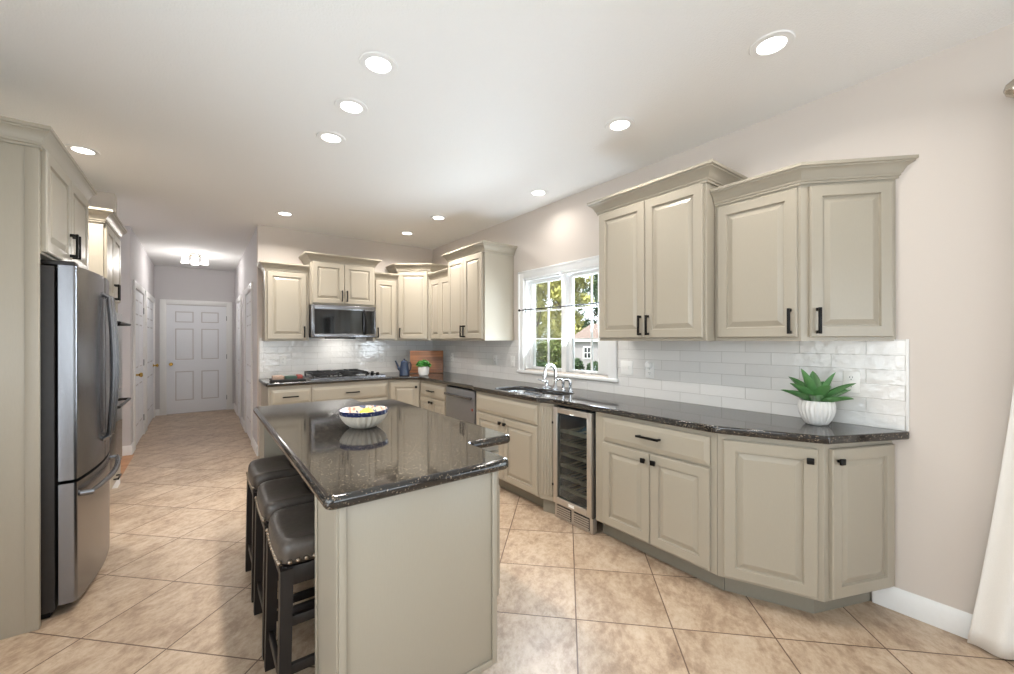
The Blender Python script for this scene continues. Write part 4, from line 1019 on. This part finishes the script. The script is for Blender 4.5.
plate('white outlet on the back wall tiles above the tray of boxes', (.805, wb, 1.12), 0)
plate('white outlet on the back wall tiles right of the cooktop', (2.03, wb, 1.12), 0)
plate('white outlet low on the right hall wall near the end door', (HR, 8.04 - .0 + 1.05, .36), R(-90))
t = thing('door_chime', 'white rectangular wall box high between the two left hall doors', 'wall box', (HLX, 8.17, 1.75), R(90))
bm = NB(); box(bm, -.05, .05, -.03, -.001, -.11, .11, .005); obj('cover', bm, PLATE, t)

# ------------------------------------------------------------------ cafe rod in the window, curtain and rod at the right
t = thing('cafe_rod', 'thin black cafe curtain rod across the kitchen window', 'curtain rod', (XR - .07, 2.85, 1.69))
bm = NB(); tube(bm, [(0, -.60, 0), (0, .60, 0)], .006, 10); obj('rod', bm, BLACK, t)
for s in (-1, 1):
    bm = NB(); tube(bm, [(0, s * .60, 0), (0, s * .615, 0), (0, s * .63, 0)], .01, 10, rs=[.007, .014, .006]); obj('finial', bm, BLACK, t)
    bm = NB(); box(bm, -.008, .049, s * .565 - .006, s * .565 + .006, -.008, .004, .001); box(bm, .044, .0495, s * .565 - .012, s * .565 + .012, -.025, .02, .002); obj('bracket', bm, CHROME, t)
t = thing('curtain_rod', 'satin nickel curtain rod with rounded finial high on the right wall', 'curtain rod', (XR - .10, -1.2, 2.42))
bm = NB(); tube(bm, [(0, -1.3, 0), (0, 1.25, 0)], .014, 14); obj('rod', bm, NICKEL, t)
for s in (-1, 1):
    y = 1.25 if s > 0 else -1.3
    bm = NB(); tube(bm, [(0, y, 0), (0, y + s * .012, 0), (0, y + s * .03, 0), (0, y + s * .055, 0), (0, y + s * .075, 0), (0, y + s * .082, 0)], .02, 20, rs=[.014, .022, .036, .038, .024, .004]); obj('finial', bm, NICKEL, t)
    bm = NB(); yb_ = y - s * .12; tube(bm, [(0, yb_, -.002), (.095, yb_, -.002)], .008, 10); obj('bracket', bm, NICKEL, t)
def curtain(name, label, y0, y1, flare, s):
    bm = NB(); nu, nv = 90, 30; V = []
    for j in range(nv + 1):
        h = j / nv; z = 2.40 * (1 - h) + .012 * h; k = max(0, h - .18) / .82; row = []
        for i in range(nu + 1):
            u = i / nu; a = y0 + (y1 - y0) * u + flare * (1 - u) ** 1.3 * k ** 1.5
            x = XR - .10 + .034 * h + .026 * math.sin(u * 34 + .6) * (.7 + .2 * h) * min(1, .35 + u * 3) + .008 * math.sin(u * 13 + 4 * h)
            row.append(bm.verts.new((min(x, XR - .03), a, z)))
        V.append(row)
    for j in range(nv):
        for i in range(nu): bm.faces.new((V[j][i], V[j][i + 1], V[j + 1][i + 1], V[j + 1][i]))
    o = obj(name, bm, FABRIC, ang=180); md = o.modifiers.new('thick', 'SOLIDIFY'); md.thickness = .004
    return tag(o, label, 'curtain')
curtain('curtain', 'off-white floor-length curtain panel flaring out at the right edge', .06, -.45, .18, 1)

# ------------------------------------------------------------------ outdoors
GZ = -.75
bm = NB(); box(bm, XR + .3, 110, -40, 120, GZ - .2, GZ); o = obj('lawn', bm, GRASS); o['kind'] = 'structure'
random.seed(11)
def foliage(bm, c, r, n, s):
    for k in range(n):
        while True:
            p = Vector((random.uniform(-1, 1), random.uniform(-1, 1), random.uniform(-1, 1)))
            if .25 < p.length < 1: break
        p = Vector((c[0] + p.x * r[0], c[1] + p.y * r[1], c[2] + p.z * r[2]))
        a = Vector((random.uniform(-1, 1), random.uniform(-1, 1), random.uniform(-1, 1))).normalized(); b = a.cross(Vector((random.uniform(-1, 1), random.uniform(-1, 1), random.uniform(-1, 1)))).normalized(); q = s * random.uniform(.6, 1.2)
        bm.faces.new([bm.verts.new(p + v) for v in (-a * q, b * q * .6, a * q, -b * q * .6)])
def tree(label, x, y, h, r, m, n=9000, leaf=.17, clumps=34, low=.02):
    t = thing('tree', label, 'tree', (x, y, GZ), 0, 'garden trees')
    bm = NB(); tube(bm, [(0, 0, -.1), (.05, .05, h * .3), (0, .1, h * .8)], .2, 10, rs=[.26, .2, .06]); 
    for k in range(5): a = random.uniform(0, 6.28); z = h * random.uniform(.25, .6); tube(bm, [(0, .05, z), (r * .6 * math.cos(a), r * .6 * math.sin(a), z + h * .2)], .06, 6, rs=[.09, .03])
    obj('trunk', bm, BARK, t)
    bm = NB()
    for k in range(clumps):
        a = random.uniform(0, 6.28); rr = r * random.uniform(.05, .6); z = h * random.uniform(low + .1, .88); q = r * random.uniform(.28, .4)
        foliage(bm, (rr * math.cos(a), rr * math.sin(a), z), (q, q, q * .75), n // clumps, leaf)
    obj('foliage', bm, m, t)
def dirpt(u, d):
    s_, c_ = math.sin(R(36.77)), math.cos(R(36.77)); a = (u - 507) / 410; return d * (s_ + a * c_), d * (c_ - a * s_)
for lb, u, dd, h, r, m in (('yellow-green garden tree seen between the two window sashes, behind the shed roof', 568, 34, 8.6, 2.9, TREE1), ('green garden tree at the left edge of the window view, nearest the house', 492, 31, 8.5, 2.8, TREE2),
                           ('tall yellow-green garden tree filling the left window sash', 537, 43, 10.5, 3.6, TREE1), ('tall dark green garden tree above the shed in the right window sash', 606, 44, 11, 3.6, TREE3),
                           ('dark green garden tree in the farthest row, left of the window view', 500, 56, 13, 4.1, TREE3), ('dark green garden tree in the farthest row, behind the left sash', 563, 56, 13, 4.1, TREE3), ('green garden tree in the farthest row, behind the right sash', 626, 57, 13, 4.1, TREE2)):
    x, y = dirpt(u, dd); tree(lb, x, y, h, r, m)
for lb, u, dd, h, r in (('low dark shrub standing before the hedge in the left sash', 533, 23.5, 1.2, .8), ('low green shrub at the left corner of the grey shed', 574, 23.5, 1.1, .6), ('low green shrub before the grey shed, below its white window', 597, 22.5, 1.0, .55)):
    x, y = dirpt(u, dd); t = thing('shrub', lb, 'shrub', (x, y, GZ)); bm = NB()
    for k in range(6): foliage(bm, (random.uniform(-.5, .5) * r, random.uniform(-.5, .5) * r, h * random.uniform(.3, .7)), (r * .5, r * .5, h * .32), 220, .09)
    obj('foliage', bm, TREE3, t); bm = NB(); tube(bm, [(0, 0, -.05), (0, 0, h * .5)], .04, 6); obj('stem', bm, BARK, t)
for lb, u, dd, wd, h in (('dark green hedge at the far side of the lawn, left sash', 536, 28.5, 3.0, 2.1), ('dark green hedge at the far side of the lawn, right of the shed', 652, 33, 4.0, 2.4)):
    x, y = dirpt(u, dd); t = thing('hedge', lb, 'hedge', (x, y, GZ), R(-36.8)); bm = NB()
    for k in range(14): foliage(bm, (wd * (k / 13 - .5), random.uniform(-.2, .2), h * (.25 if k % 2 else .68)), (.62, .5, h * .34), 330, .10)
    obj('foliage', bm, TREE2, t); bm = NB()
    for k in range(4): tube(bm, [(wd * (k / 3 - .5) * .9, 0, -.05), (wd * (k / 3 - .5) * .9, 0, h * .6)], .04, 6)
    obj('stems', bm, BARK, t)
# shed
x, y = dirpt(604, 26); t = thing('garden_shed', 'small grey garden shed with brown hip roof and white window outside the right sash', 'shed', (x, y, GZ), R(-42))
bm = NB(); box(bm, -1.9, 2.6, 0, 3.4, 0, 2.0); obj('walls', bm, SHED, t)
bm = NB(); e0 = [(-2.1, -.2), (2.8, -.2), (2.8, 3.6), (-2.1, 3.6)]
a = [bm.verts.new((p[0], p[1], 2.0)) for p in e0]; b = [bm.verts.new((p[0], p[1], 2.1)) for p in e0]; r0, r1 = bm.verts.new((-.6, 1.7, 3.2)), bm.verts.new((1.3, 1.7, 3.2))
for k in range(4): bm.faces.new((a[k], a[(k + 1) % 4], b[(k + 1) % 4], b[k]))
bm.faces.new((b[0], b[1], r1, r0)); bm.faces.new((b[1], b[2], r1)); bm.faces.new((b[2], b[3], r0, r1)); bm.faces.new((b[3], b[0], r0)); bm.faces.new(a[::-1]); obj('roof', bm, ROOF, t)
bm = NB(); box(bm, -2.12, 2.82, -.23, -.2, 1.98, 2.12); box(bm, -2.13, -2.1, -.2, 3.6, 1.98, 2.12); obj('fascia', bm, WHITE, t)
bm = NB()
for p in ((-1.32, -.78, .88, .96), (-1.32, -.78, 1.6, 1.68), (-1.32, -1.24, .96, 1.6), (-.86, -.78, .96, 1.6), (-1.07, -1.03, .96, 1.6), (-1.24, -.86, 1.26, 1.3)): box(bm, p[0], p[1], -.05, -.001, p[2], p[3])
f_ = obj('window', bm, WHITE, t); bm = NB(); box(bm, -1.24, -.86, -.02, -.002, .96, 1.6); obj('pane', bm, DGLASS, f_)
